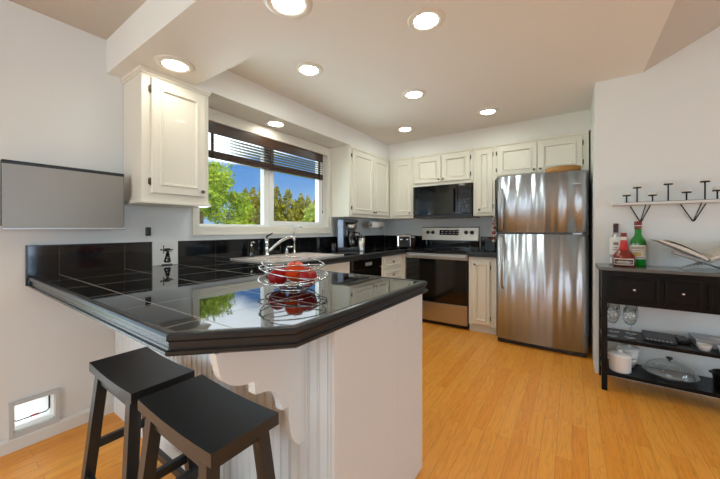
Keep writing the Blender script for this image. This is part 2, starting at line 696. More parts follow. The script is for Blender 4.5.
# rear wall with a wide window opening
RX0, RX1, RZ0, RZ1 = -2.25, 0.45, 0.60, 2.25
w = MB()
w.box(XL, RX0, YREAR - WT, YREAR, 0, 4.1)
w.box(RX1, XR, YREAR - WT, YREAR, 0, 4.1)
w.box(RX0, RX1, YREAR - WT, YREAR, 0, RZ0)
w.box(RX0, RX1, YREAR - WT, YREAR, RZ1, 4.1)
struct(w.build('wall_rear', WALL))
# ceilings
struct(MB().box(XL - WT, VX, 0.90, YB + WT, ZC, ZC + 0.12).build('ceiling', CEIL))
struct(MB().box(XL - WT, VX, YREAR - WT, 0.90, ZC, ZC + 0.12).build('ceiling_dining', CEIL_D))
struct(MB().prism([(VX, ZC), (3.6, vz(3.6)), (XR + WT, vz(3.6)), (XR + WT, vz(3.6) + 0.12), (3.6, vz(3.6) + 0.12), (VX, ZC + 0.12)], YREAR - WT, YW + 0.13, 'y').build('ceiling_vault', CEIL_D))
struct(MB().box(VX, XW + 0.13, YW + 0.13, YB + WT, ZC, ZC + 0.12).build('ceiling_alcove', CEIL))
# dropped beam over the peninsula, soffits over the wall cabinets
struct(MB().box(XL, VX, 0.70, 1.112, ZS, ZC).build('trim_1', CEIL))
struct(MB().box(XL, -2.162, 1.112, YB, ZS, ZC).build('trim_2', CEIL))
struct(MB().box(-2.162, XW, 3.872, YB, ZS, ZC).build('trim_3', CEIL))
# baseboards
bb = MB()
for a, b in ((0.22, 0.742),):
    bb.prism([(XL, 0), (XL + 0.016, 0), (XL + 0.016, 0.06), (XL + 0.010, 0.075), (XL, 0.078)], a, b, 'y')
struct(bb.build('baseboard_left', TRIMW))
struct(MB().prism([(YW, 0), (YW - 0.014, 0), (YW - 0.014, 0.06), (YW - 0.009, 0.075), (YW, 0.078)], XW, XR, 'x').build('baseboard_front', TRIMW))

# window 1: vinyl slider in a painted casing
wf = MB()
fx0, fx1 = XL - 0.115, XL - 0.045
wf.box(fx0, fx1, WY0, WY1, WZ0, WZ0 + 0.022)
wf.box(fx0, fx1, WY0, WY1, WZ1 - 0.04, WZ1)
za, zb = WZ0 + 0.022, WZ1 - 0.04
wf.box(fx0, fx1, WY0, WY0 + 0.03, za, zb)
wf.box(fx0, fx1, WY1 - 0.05, WY1, za, zb)
wf.box(fx0 + 0.01, fx1 - 0.005, 1.965, 2.02, za, zb)                      # meeting stile
wf.box(fx0 + 0.02, fx1 + 0.008, 2.02, 2.075, za, zb)                      # sliding sash
wf.box(fx0 + 0.02, fx1 + 0.008, WY1 - 0.105, WY1 - 0.05, za, zb)
wf.box(fx0 + 0.02, fx1 + 0.008, 2.075, WY1 - 0.105, za, za + 0.04)
win = struct(wf.build('window_1', VINYL))
cs = MB()
x0, x1 = XL, XL + 0.018
for (a, b, c, d) in ((WY0 - 0.055, WY1 + 0.055, WZ1, WZ1 + 0.1), (WY0 - 0.055, WY1 + 0.055, WZ0 - 0.072, WZ0),
                     (WY0 - 0.055, WY0, WZ0, WZ1), (WY1, WY1 + 0.055, WZ0, WZ1)):
    cs.box(x0, x1, a, b, c, d, 0.003)
o0, o1 = WY0 - 0.055, WY1 + 0.055
cs.box(x1, x1 + 0.008, o0, o1, WZ0 - 0.072, WZ0 - 0.055, 0.002)
cs.box(x1, x1 + 0.008, o0, o0 + 0.016, WZ0 - 0.055, WZ1 + 0.1, 0.002)
cs.box(x1, x1 + 0.008, o1 - 0.016, o1, WZ0 - 0.055, WZ1 + 0.1, 0.002)
for (a, b, c, d) in ((WY0, WY1, WZ0 - 0.002, WZ0 + 0.004), (WY0, WY1, WZ1 - 0.004, WZ1), (WY0, WY0 + 0.004, WZ0, WZ1), (WY1 - 0.004, WY1, WZ0, WZ1)):
    cs.box(fx1, x0, a, b, c, d)
cs.build('window_casing', CASING, win)
MB().box(fx0 + 0.028, fx0 + 0.032, WY0 + 0.03, 1.965, WZ0 + 0.022, WZ1 - 0.04).build('pane', PANE, win)
MB().box(fx0 + 0.042, fx0 + 0.046, 2.075, WY1 - 0.105, WZ0 + 0.062, WZ1 - 0.04).build('pane', PANE, win)

# glass door beside the camera
gd = MB()
gx0, gx1 = XL - 0.11, XL - 0.03
for a, b in ((DY0, DY0 + 0.07), (DY1 - 0.07, DY1), (-0.86, -0.79)):
    gd.box(gx0, gx1, a, b, 0.02, DZ1)
gd.box(gx0, gx1, DY0, DY1, 0.0, 0.08)
gd.box(gx0, gx1, DY0, DY1, DZ1 - 0.07, DZ1)
gdo = struct(gd.build('door_1', VINYL))
dc = MB()
dc.box(XL, XL + 0.018, DY1, DY1 + 0.075, 0, DZ1 + 0.075, 0.003)
dc.box(XL, XL + 0.018, DY0 - 0.075, DY0, 0, DZ1 + 0.075, 0.003)
dc.box(XL, XL + 0.018, DY0, DY1, DZ1, DZ1 + 0.075, 0.003)
dc.build('door_casing', TRIMW, gdo)
MB().box(XL - 0.075, XL - 0.071, DY0 + 0.07, -0.86, 0.08, DZ1 - 0.07).build('pane', PANE, gdo)
MB().box(XL - 0.065, XL - 0.061, -0.79, DY1 - 0.07, 0.08, DZ1 - 0.07).build('pane', PANE, gdo)

# rear window behind the camera
rw = MB()
for a, b in ((RX0, RX0 + 0.05), (RX1 - 0.05, RX1), (-0.93, -0.87)):
    rw.box(a, b, YREAR - 0.10, YREAR - 0.03, RZ0, RZ1)
rw.box(RX0, RX1, YREAR - 0.10, YREAR - 0.03, RZ0, RZ0 + 0.05)
rw.box(RX0, RX1, YREAR - 0.10, YREAR - 0.03, RZ1 - 0.05, RZ1)
rwo = struct(rw.build('window_2', VINYL))
MB().box(RX0 + 0.05, -0.93, YREAR - 0.068, YREAR - 0.064, RZ0 + 0.05, RZ1 - 0.05).build('pane', PANE, rwo)
MB().box(-0.87, RX1 - 0.05, YREAR - 0.068, YREAR - 0.064, RZ0 + 0.05, RZ1 - 0.05).build('pane', PANE, rwo)

# unseen side window on the right, added to go with the side fill lamp
rw = MB()
for a, b in ((QY0, QY0 + 0.05), (QY1 - 0.05, QY1), (0.07, 0.13)):
    rw.box(XR + 0.03, XR + 0.08, a, b, QZ0, QZ1)
rw.box(XR + 0.03, XR + 0.08, QY0, QY1, QZ0, QZ0 + 0.05)
rw.box(XR + 0.03, XR + 0.08, QY0, QY1, QZ1 - 0.05, QZ1)
rwo = struct(rw.build('added_side_window', VINYL))
MB().box(XR + 0.052, XR + 0.056, QY0 + 0.05, 0.07, QZ0 + 0.05, QZ1 - 0.05).build('pane', PANE, rwo)
MB().box(XR + 0.052, XR + 0.056, 0.13, QY1 - 0.05, QZ0 + 0.05, QZ1 - 0.05).build('pane', PANE, rwo)

# outside ground
struct(MB().box(-60, XL - WT - 0.02, -40, 60, -0.35, -0.22).build('lawn', GRASS))
struct(MB().box(XL - WT - 3.0, XL - WT - 0.02, -3.0, 0.6, -0.22, -0.16).build('patio', PATIO))


# ------------------------------------------------------------------ CABINETS
DOOR_T = 0.020


def door_prof(rail):
    return [(0, 0), (0, DOOR_T - 0.004), (0.004, DOOR_T), (rail, DOOR_T), (rail + 0.004, DOOR_T + 0.007), (rail + 0.013, DOOR_T + 0.006),
            (rail + 0.021, DOOR_T - 0.008), (rail + 0.03, DOOR_T - 0.008)]


def knob(par, M, x, y, z, r=0.013):
    MB(M).lathe([(0.0055, 0), (0.0055, -0.010), (r * 0.8, -0.013), (r, -0.018), (r * 0.8, -0.024), (0, -0.026)], (x, y, z), 14, 'y').build('knob', PEWTER, par)


def hinge(par, M, x, y, z):
    m = MB(M)
    m.box(x - 0.012, x + 0.004, y - 0.004, y, z - 0.018, z + 0.018, 0.001)
    m.tube([(x, y - 0.006, z - 0.024), (x, y - 0.006, z + 0.024)], 0.005, 8)
    m.build('hinge', HINGE, par)


def cab_door(par, M, x0, x1, z0, z1, kx, kz, hx=None, rail=0.05, mt=None, hz=0.07):
    d = MB(M).rings(x0, x1, z0, z1, door_prof(rail)).build('door', mt or CAB, par)
    knob(d, M, kx, -DOOR_T - 0.0, kz)
    if hx is not None:
        hinge(d, M, hx, -0.001, z0 + hz)
        hinge(d, M, hx, -0.001, z1 - hz)
    return d


def wall_cab(M, wid, z0, z1, depth, label, doors, crown=False, group='cream wall cabinets', name='wall_cabinet'):
    """front plane at local y=0, body behind; doors=[(x0,x1,knob_x,hinge_x)]"""
    base = M @ Vector((wid / 2, 0, z0))
    t = empty(name, base, label, 'cabinet', group)
    b = MB(M)
    b.box(0, wid, 0, depth, z0, z1)
    b.build('body', CAB, t)
    if crown:
        e = 0.014
        b = MB(M)
        b.box(-e, wid + e, -e, depth, z1 - 0.022, z1)
        b.box(-e * 0.5, wid + e * 0.5, -e * 0.5, depth, z1 - 0.036, z1 - 0.022)
        b.build('crown_moulding', CAB, t)
        b = MB(M)
        b.box(-e, wid + e, -e, depth, z0 - 0.008, z0 + 0.010, 0.003)
        b.box(-e * 0.4, wid + e * 0.4, -e * 0.4, depth, z0 + 0.010, z0 + 0.022)
        b.build('base_moulding', CAB, t)
    else:
        b = MB(M)
        b.box(0, wid, -0.012, 0, z1 - 0.028, z1 - 0.004, 0.003)
        b.build('crown_moulding', CAB, t)
    for (x0, x1, kx, hx) in doors:
        top = z1 - (0.052 if crown else 0.042)
        bot = z0 + (0.058 if crown else 0.038)
        cab_door(t, M, x0, x1, bot, top, kx, bot + 0.035, hx)
    return t


ML = lambda y, x=-2.168: frame_M((x, y, 0), PI / 2)       # cabinets on the left wall (front faces +x)
MBk = lambda x, y=3.878: frame_M((x, y, 0), 0)            # cabinets on the back wall (front faces -y)
DL = -2.168 - XL - 0.002
DB = YB - 3.878 - 0.002
wall_cab(ML(0.790), 0.420, 1.352, ZS, DL, 'cream single-door wall cabinet left of the window, above the silver panel', [(0.048, 0.388, 0.362, 0.046)], crown=True)
wall_cab(ML(2.915), 0.985, 1.332, ZS, DL, 'cream two-door wall cabinet right of the window, over the coffee maker', [(0.055, 0.520, 0.500, 0.052), (0.530, 0.925, 0.552, None)])
wall_cab(MBk(-2.155), 0.372, 1.335, ZS, DB, 'cream one-door wall cabinet in the back corner, beside the microwave', [(0.070, 0.352, 0.325, None)])
wall_cab(MBk(-1.780), 0.785, 1.758, ZS, DB, 'short cream two-door cabinet directly above the microwave', [(0.025, 0.385, 0.360, None), (0.395, 0.750, 0.420, 0.756)])
wall_cab(MBk(-0.992), 0.246, 1.345, ZS, DB, 'narrow cream one-door cabinet between microwave and refrigerator', [(0.035, 0.222, 0.075, 0.226)])
wall_cab(MBk(-0.745), 0.885, 1.765, ZS, DB, 'wide cream two-door cabinet above the refrigerator', [(0.025, 0.428, 0.402, 0.020), (0.438, 0.832, 0.462, 0.838)])

# base cabinets ------------------------------------------------
t = empty('sink_cabinet', (-2.14, 1.97, 0), 'cream base cabinet under the sink, left of the dishwasher', 'cabinet')
MB().box(XL + 0.002, -1.84, 1.44, 2.485, 0.09, 0.74).box(-1.865, -1.84, 1.44, 2.485, 0.74, 0.869).box(XL + 0.002, -1.865, 1.44, 1.465, 0.74, 0.869).box(XL + 0.002, -1.865, 2.46, 2.485, 0.74, 0.869).build('body', CAB, t)
MB().box(XL + 0.002, -1.90, 1.44, 2.485, 0, 0.09).build('toe_kick', BLKPLASTIC, t)
Ms = frame_M((-1.84, 1.44, 0), PI / 2)
cab_door(t, Ms, 0.10, 0.54, 0.12, 0.72, 0.51, 0.68)
cab_door(t, Ms, 0.55, 0.99, 0.12, 0.72, 0.58, 0.68)

t = empty('dishwasher', (-2.14, 2.795, 0), 'black dishwasher under the left counter, beside the cream drawers', 'dishwasher')
MB().box(XL + 0.002, -1.85, 2.49, 3.095, 0.02, 0.869).build('body', BLKPLASTIC, t)
d = MB().box(-1.85, -1.825, 2.495, 3.09, 0.10, 0.755, 0.004).build('door', BLKGLOSS, t)
MB().box(-1.85, -1.820, 2.495, 3.09, 0.76, 0.866, 0.004).build('control_panel', BLKGLOSS, t)
MB().box(-1.82, -1.812, 2.74, 2.86, 0.79, 0.825, 0.002).build('latch', SILVER, t)

t = empty('drawer_cabinet', (-2.14, 3.36, 0), 'cream stack of kitchen drawers between dishwasher and range', 'cabinet')
MB().box(XL + 0.002, -1.84, 3.10, 3.645, 0.09, 0.869).box(XL + 0.002, -1.80, 3.645, YB - 0.002, 0.09, 0.869).build('body', CAB, t)
MB().box(XL + 0.002, -1.90, 3.10, 3.645, 0, 0.09).build('toe_kick', BLKPLASTIC, t)
Md = frame_M((-1.84, 3.10, 0), PI / 2)
for z0, z1 in ((0.715, 0.852), (0.555, 0.690), (0.33, 0.53), (0.12, 0.305)):
    d = MB(Md).rings(0.04, 0.50, z0, z1, door_prof(0.022)).build('drawer', CAB, t)
    knob(d, Md, 0.27, -DOOR_T + 0.008, (z0 + z1) / 2, 0.014)

t = empty('base_cabinet', (-0.85, 3.95, 0), 'narrow white base cabinet between range and refrigerator', 'cabinet')
MB().box(-0.990, -0.675, 3.668, YB - 0.002, 0.085, 0.872).build('body', CAB, t)
MB().box(-0.990, -0.675, 3.70, YB - 0.002, 0, 0.085).build('toe_kick', TRIMW, t)
Mr = frame_M((-0.990, 3.668, 0), 0)
d = cab_door(t, Mr, 0.045, 0.235, 0.105, 0.822, 0.075, 0.782, 0.238, rail=0.035)
t2 = MB().box(-0.996, -0.668, 3.632, YB - 0.002, 0.882, ZK, 0.004).box(-0.996, -0.668, 3.622, 3.642, 0.868, ZK - 0.002, 0.005).build('worktop', NOSE)
tag(t2, 'short black worktop slab right of the range', 'countertop')

# peninsula base ------------------------------------------------
KY = 0.745          # stool-side face
EX = -0.612         # end face
t = empty('peninsula_cabinet', (-1.5, 1.1, 0), 'white peninsula base with beadboard back behind the two stools', 'cabinet')
MB().box(XL + 0.002, EX - 0.012, KY + 0.012, 1.425, 0, 0.864).build('body', PANELW, t)
b = MB()
# beadboard: vertical boards with rounded V grooves, in x
pts = []
x = XL + 0.002
XE = EX - 0.013
while x < XE - 0.001:
    xn = min(x + 0.0445, XE)
    pts += [(x, KY + 0.005), (x + 0.003, KY), (xn - 0.010, KY), (xn - 0.007, KY + 0.006), (xn - 0.0045, KY + 0.0005), (xn - 0.002, KY + 0.001)]
    x = xn
pts += [(XE, KY + 0.005), (XE, KY + 0.0118), (XL + 0.002, KY + 0.0118)]
b.prism(pts, 0.0, 0.864, 'z')
b.build('beadboard', BEADW, t)
b = MB()
b.box(EX - 0.012, EX + 0.001, KY + 0.001, 0.8265, 0, 0.864, 0.0006)
b.box(EX - 0.012, EX, 0.827, 1.1695, 0, 0.864, 0.0006)
b.box(EX - 0.012, EX, 1.170, 1.432, 0, 0.864, 0.0006)
b.build('end_panel', PANELW, t)
b = MB()
b.prism([(KY, 0), (KY - 0.012, 0), (KY - 0.012, 0.09), (KY - 0.006, 0.105), (KY, 0.108)], XL + 0.016, EX, 'x')
b.build('base_moulding', BEADW, t)

# scalloped corbel under the overhang
prof = [(KY, 0.866), (0.430, 0.866), (0.434, 0.838)]
for i in range(9):
    a = i / 8 * PI / 2
    prof.append((0.438 + 0.095 * (1 - math.cos(a)), 0.828 - 0.074 * math.sin(a)))
prof += [(0.546, 0.754), (0.546, 0.714), (0.556, 0.712)]
for i in range(8):
    a = i / 7 * PI / 2
    prof.append((0.566 + 0.078 * math.sin(a), 0.622 + 0.088 * math.cos(a)))
prof += [(0.672, 0.622), (0.672, 0.575)]
for i in range(7):
    a = i / 6 * PI / 2
    prof.append((0.676 + 0.062 * (1 - math.cos(a)), 0.560 - 0.088 * math.sin(a)))
prof += [(KY, 0.462)]
tag(MB().prism(prof, -0.766, -0.736, 'x').build('corbel', PANELW), 'white scalloped bracket holding up the peninsula overhang', 'bracket')

# tiled counter -------------------------------------------------
t = empty('countertop', (-1.5, 0.95, 0.87), 'black glossy tiled counter wrapping peninsula, sink wall and corner', 'countertop')
SX0, SX1, SY0, SY1 = -2.345, -1.915, 1.60, 2.40      # sink cut-out
E = 0.022
cx = -1.785
cb = MB()
z0, z1 = 0.872, ZK
cb.prism([(XL, 0.352 + E), (-0.822 + E * 0.4, 0.352 + E), (-0.598 - E, 0.572 + E * 0.6), (-0.598 - E, 1.465 - E), (XL, 1.465 - E)], z0, z1, 'z')
ya = 1.465 - E
cb.box(XL, cx - E, ya, SY0, z0, z1)
cb.box(XL, SX0, SY0, SY1, z0, z1)
cb.box(SX1, cx - E, SY0, SY1, z0, z1)
cb.box(XL, cx - E, SY1, 3.645, z0, z1)
cb.box(XL, -1.80, 3.645, YB, z0, z1)
cb.build('tiled_surface', TILE, t)
# moulded nosing swept along the exposed edge
path = [(XL, 0.352), (-0.822, 0.352), (-0.598, 0.572), (-0.598, 1.465), (cx, 1.465), (cx, 3.645)]
profN = [(-0.024, 0.9215), (-0.010, 0.9225), (-0.003, 0.9200), (0.0, 0.914), (0.0, 0.906), (-0.004, 0.902), (-0.007, 0.899), (-0.007, 0.884),
         (-0.004, 0.881), (0.003, 0.879), (0.003, 0.871), (-0.003, 0.866), (-0.024, 0.866)]
bm_ = MB()
rows = []
n = len(path)
for i, p in enumerate(path):
    def nrm(a, b):
        d = Vector((b[0] - a[0], b[1] - a[1]))
        d.normalize()
        return Vector((d.y, -d.x))
    if i == 0:
        m2 = nrm(path[0], path[1]); k = 1
    elif i == n - 1:
        m2 = nrm(path[-2], path[-1]); k = 1
    else:
        na, nb = nrm(path[i - 1], p), nrm(p, path[i + 1])
        m2 = (na + nb).normalized()
        k = 1 / max(0.3, m2.dot(na))
    rows.append([bm_._v((p[0] + m2.x * o * k, p[1] + m2.y * o * k, z)) for o, z in profN])
for r0, r1 in zip(rows, rows[1:]):
    for j in range(len(profN)):
        k = (j + 1) % len(profN)
        bm_._f([r0[j], r1[j], r1[k], r0[k]])
bm_._f(rows[0]); bm_._f(rows[-1][::-1])
bm_.build('nosing', NOSE, t)

# backsplash
BSZ = 1.088
o = MB().box(XL + 0.001, XL + 0.012, 0.352, 0.955, ZK, BSZ, 0.001).build('backsplash', SPLASH_Y)
tag(o, 'black tile backsplash strip at the peninsula end, left of the white tile', 'backsplash')
MB().box(XL + 0.001, XL + 0.0165, 0.344, 0.353, 0.872, BSZ + 0.003).box(XL + 0.001, XL + 0.0165, 0.344, 0.955, BSZ, BSZ + 0.005).build('edge_trim', NOSE, o)
o = MB().box(XL + 0.001, XL + 0.012, 1.132, 4.235, ZK, BSZ, 0.001).build('backsplash', SPLASH_Y)
tag(o, 'long black tile backsplash along the sink wall below the window', 'backsplash')
MB().box(XL + 0.001, XL + 0.0165, 1.132, 4.235, BSZ, BSZ + 0.005).build('edge_trim', NOSE, o)
o = MB().box(XL + 0.013, -1.80, YB - 0.012, YB - 0.001, ZK, BSZ, 0.001).build('backsplash', SPLASH_X)
tag(o, 'black tile backsplash on the back wall behind the toaster', 'backsplash')
o = MB().box(-0.99, -0.665, YB - 0.012, YB - 0.001, ZK, BSZ, 0.001).build('backsplash', SPLASH_X)
tag(o, 'short black tile backsplash right of the range', 'backsplash')

# white picture tile with black brush drawing
t = empty('picture_tile', (XL, 1.043, ZK), 'white tile with a black brush drawing set between black backsplash tiles', 'tile')
tx = XL + 0.013
MB().box(XL + 0.001, tx, 0.958, 1.129, ZK + 0.001, BSZ, 0.0015).build('tile', WHITECER, t)
INK = mat('black_ink', (18, 16, 16), 0.4)
b = MB()


def stroke(pts, wd):
    for (a, c) in zip(pts, pts[1:]):
        a2, c2 = Vector(a), Vector(c)
        d = (c2 - a2).normalized()
        nn = Vector((-d.y, d.x))
        q = [a2 + nn * wd[0], a2 - nn * wd[0], c2 - nn * wd[1], c2 + nn * wd[1]]
        b.prism([(p.x, p.y) for p in q], tx - 0.001, tx + 0.0012, 'x')


def ink(u, v):       # 0..1 coordinates on the tile
    return (0.958 + 0.171 * u, ZK + 0.168 * v)


stroke([ink(0.29, 0.68), ink(0.42, 0.66), ink(0.80, 0.66)], (0.006, 0.003))
stroke([ink(0.42, 0.86), ink(0.42, 0.50)], (0.0035, 0.002))
stroke([ink(0.46, 0.70), ink(0.68, 0.71)], (0.005, 0.003))
stroke([ink(0.44, 0.62), ink(0.74, 0.60)], (0.004, 0.002))
stroke([ink(0.57, 0.60), ink(0.53, 0.42), ink(0.46, 0.14)], (0.005, 0.007))
stroke([ink(0.59, 0.60), ink(0.62, 0.42), ink(0.67, 0.14)], (0.005, 0.007))
stroke([ink(0.54, 0.50), ink(0.62, 0.47), ink(0.52, 0.40), ink(0.64, 0.36)], (0.005, 0.006))
stroke([ink(0.50, 0.32), ink(0.60, 0.27), ink(0.58, 0.18)], (0.005, 0.005))
stroke([ink(0.46, 0.15), ink(0.69, 0.13)], (0.007, 0.005))
stroke([ink(0.43, 0.19), ink(0.52, 0.24)], (0.004, 0.005))
stroke([ink(0.34, 0.03), ink(0.76, 0.03)], (0.003, 0.003))
b.build('brush_drawing', INK, t)

# ------------------------------------------------------------------ SINK AND TAPS
t = empty('sink', (-2.13, 1.98, ZK), 'white enamel double sink set into the black counter under the window', 'sink')
b = MB()
rx0, rx1, ry0, ry1 = SX0 - 0.095, SX1 + 0.035, SY0 - 0.045, SY1 + 0.045
zr = ZK + 0.011
ymid = (SY0 + SY1) / 2
for (a, c, d, e) in ((rx0, rx1, ry0, SY0 + 0.02), (rx0, rx1, SY1 - 0.02, ry1), (rx0, SX0 + 0.02, SY0, SY1), (SX1 - 0.02, rx1, SY0, SY1), (SX0, SX1, ymid - 0.02, ymid + 0.02)):
    b.box(a, c, d, e, ZK + 0.0005, zr, 0.002)
b.build('rim', SINKW, t)
for (ya, yb) in ((SY0 + 0.015, ymid - 0.015), (ymid + 0.015, SY1 - 0.015)):
    b = MB()
    xa, xb = SX0 + 0.015, SX1 - 0.015
    top = [b._v(p) for p in ((xa, ya, zr - 0.002), (xb, ya, zr - 0.002), (xb, yb, zr - 0.002), (xa, yb, zr - 0.002))]
    bot = [b._v(p) for p in ((xa + 0.02, ya + 0.02, 0.75), (xb - 0.02, ya + 0.02, 0.75), (xb - 0.02, yb - 0.02, 0.75), (xa + 0.02, yb - 0.02, 0.75))]
    for i in range(4):
        b._f([top[i], top[(i + 1) % 4], bot[(i + 1) % 4], bot[i]])
    b._f(bot)
    b.cyl(((xa + xb) / 2, (ya + yb) / 2, 0.751), 0.04, 0.004)
    b.build('basin', SINKW, t)

fx, fy = -2.40, 1.912
FZ = ZK + 0.011
t = empty('kitchen_faucet', (fx, fy, FZ), 'chrome kitchen faucet with long sloping spout at the sink', 'faucet')
MB().lathe([(0, 0), (0.030, 0), (0.030, 0.008), (0.021, 0.014), (0.020, 0.10), (0.023, 0.11), (0.022, 0.15), (0.016, 0.165), (0, 0.168)], (fx, fy, FZ), 18).build('body', CHROME, t)
b = MB()
sp = []
for i in range(9):
    k = i / 8
    sp.append((fx + 0.035 + 0.16 * k, fy + 0.01 + 0.15 * k, FZ + 0.055 + 0.125 * math.sin(k * PI / 2)))
b.tube([(fx + 0.01, fy, FZ + 0.045)] + sp, 0.013, 12)
e = sp[-1]
b.tube([(e[0], e[1], e[2] + 0.008), (e[0] + 0.006, e[1] + 0.006, e[2] - 0.035)], 0.015, 12)
b.build('spout', CHROME, t)
MB().tube([(fx, fy, FZ + 0.16), (fx + 0.006, fy - 0.002, FZ + 0.185), (fx + 0.045, fy + 0.035, FZ + 0.215)], [0.012, 0.010, 0.006], 10).build('lever', BLKPLASTIC, t)

hx, hy = -2.41, 2.275
t = empty('filter_tap', (hx, hy, FZ), 'slim chrome gooseneck filter tap right of the kitchen faucet', 'faucet')
b = MB()
b.lathe([(0, 0), (0.02, 0), (0.018, 0.006), (0.011, 0.012), (0.011, 0.085), (0.008, 0.095), (0, 0.096)], (hx, hy, FZ), 14)
b.build('body', CHROME, t)
b = MB()
b.tube([(hx, hy, FZ + 0.07), (hx, hy, FZ + 0.24), (hx + 0.006, hy + 0.004, FZ + 0.272), (hx + 0.025, hy + 0.015, FZ + 0.292), (hx + 0.052, hy + 0.03, FZ + 0.288), (hx + 0.066, hy + 0.04, FZ + 0.268)], 0.0055, 10)
b.build('gooseneck', CHROME, t)
MB().tube([(hx, hy, FZ + 0.075), (hx + 0.012, hy - 0.05, FZ + 0.072)], 0.006, 8).build('lever', CHROME, t)
sx, sy = -2.405, 2.165
t = empty('soap_pump', (sx, sy, FZ), 'short chrome deck soap pump between faucet and filter tap', 'soap dispenser')
MB().lathe([(0, 0), (0.018, 0), (0.016, 0.05), (0.012, 0.062), (0, 0.064)], (sx, sy, FZ), 14).build('body', CHROME, t)
MB().tube([(sx, sy, FZ + 0.058), (sx + 0.01, sy, FZ + 0.075), (sx + 0.05, sy + 0.03, FZ + 0.07)], 0.008, 8).build('nozzle', CHROME, t)

SOAPG = thin_glass('smoky_glass', (120, 120, 118), 0.02, 2.0)
bx, by = -2.39, 1.735
t = empty('soap_bottle', (bx, by, ZK), 'small clear soap bottle on the counter left of the faucet', 'bottle')
MB().lathe([(0, 0.001), (0.024, 0.001), (0.026, 0.01), (0.024, 0.08), (0.012, 0.10), (0.010, 0.115), (0, 0.115)], (bx, by, ZK), 16).build('body', SOAPG, t)
MB().lathe([(0.012, 0.112), (0.012, 0.125), (0.005, 0.128), (0.005, 0.15), (0, 0.15)], (bx, by, ZK), 12).tube([(bx, by, ZK + 0.146), (bx + 0.035, by + 0.01, ZK + 0.142)], 0.005, 8).build('pump', CHROME, t)

bx, by = -2.36, 2.86
o = MB().lathe([(0.030, 0.004), (0.036, 0.09), (0.033, 0.09), (0.028, 0.008), (0, 0.008), (0, 0.0005), (0.03, 0.0005)], (bx, by, ZK), 18).build('drinking_glass', SOAPG)
tag(o, 'smoky drinking glass on the counter left of the coffee maker', 'glass')

# ------------------------------------------------------------------ WIRE FRUIT BOWL
BX, BY = -1.005, 0.945
zt = ZK
t = empty('wire_fruit_bowl', (BX, BY, zt), 'open chrome wire bowl of looping rings holding fruit on the peninsula', 'bowl')
rr = random.Random(3)


def loop(cx, cy, cz, ra, rb, tilt, az, n=40):
    out = []
    R = Matrix.Rotation(az, 3, 'Z') @ Matrix.Rotation(tilt, 3, 'X')
    for i in range(n):
        a = 2 * PI * i / n
        out.append(Vector((cx, cy, cz)) + R @ Vector((ra * math.cos(a), rb * math.sin(a), 0)))
    return out


for (dz, ra, rb, tl, az) in ((0.055, 0.148, 0.150, 0.10, 0.3), (0.075, 0.150, 0.146, 0.17, 2.2), (0.095, 0.140, 0.146, 0.16, 4.2), (0.112, 0.132, 0.138, 0.13, 1.2),
                             (0.040, 0.120, 0.118, 0.12, 5.2), (0.024, 0.092, 0.095, 0.08, 3.3)):
    MB().tube(loop(BX, BY, zt + dz, ra, rb, tl, az), 0.0027, 8, closed=True).build('wire_ring', CHROME, t)
b = MB()
b.tube(loop(BX, BY, zt + 0.004, 0.062, 0.062, 0, 0), 0.003, 8, closed=True)
b.tube(loop(BX, BY, zt + 0.012, 0.035, 0.035, 0, 0, 24), 0.003, 8, closed=True)
for k in range(8):
    a = k * PI / 4 + 0.2
    ca, sa = math.cos(a), math.sin(a)
    b.tube([(BX + 0.02 * ca, BY + 0.02 * sa, zt + 0.012), (BX + 0.062 * ca, BY + 0.062 * sa, zt + 0.006), (BX + 0.094 * ca, BY + 0.094 * sa, zt + 0.024), (BX + 0.125 * ca, BY + 0.125 * sa, zt + 0.045)], 0.0026, 6)
b.build('wire_base', CHROME, t)
bowl = t


def fruit_mat(name, a, b_, sc=3.0):
    return mat(name, a, 0.32, spec=0.35, var=((1, 1, 1.4), sc * 8, b_))


MAROON = mat('maroon_trim', (70, 26, 26), 0.5)
RED1 = fruit_mat('apple_red', (128, 4, 12), (176, 12, 16))
RED2 = fruit_mat('apple_crimson', (138, 4, 14), (172, 22, 22))
ORG = fruit_mat('peach_orange', (232, 84, 8), (206, 28, 10))
ORG2 = fruit_mat('nectarine_orange', (222, 62, 14), (180, 14, 16))


def fruit(name, x, y, z, r, m, label, rot):
    M = Matrix.Translation((x, y, z)) @ Matrix.Rotation(rot[0], 4, 'X') @ Matrix.Rotation(rot[1], 4, 'Y')
    t = empty(name, (x, y, z - r), label, 'fruit', 'fruit in the wire bowl')
    pr = [(0, -0.80), (0.25, -0.90), (0.55, -0.80), (0.86, -0.45), (1.0, 0.05), (0.92, 0.48), (0.66, 0.82), (0.34, 0.93), (0.14, 0.88), (0, 0.76)]
    MB(M).lathe([(a * r, h * r) for a, h in pr], (0, 0, 0), 24).build('flesh', m, t, True)
    MB(M).tube([(0, 0, 0.75 * r), (0.004, 0, 1.08 * r)], 0.0016, 6).build('stem', BARK, t)


fruit('apple', BX - 0.060, BY - 0.035, zt + 0.050, 0.042, RED1, 'dark red apple at the left of the wire bowl', (0.4, -0.5))
fruit('apple', BX + 0.062, BY + 0.020, zt + 0.051, 0.043, RED2, 'crimson apple at the right of the wire bowl', (0.2, 0.6))
fruit('peach', BX + 0.000, BY + 0.010, zt + 0.074, 0.046, ORG, 'orange-topped peach in the middle of the wire bowl', (0.25, 0.1))
fruit('nectarine', BX - 0.048, BY + 0.062, zt + 0.060, 0.042, ORG2, 'orange-red nectarine at the back of the wire bowl', (-0.3, -0.2))

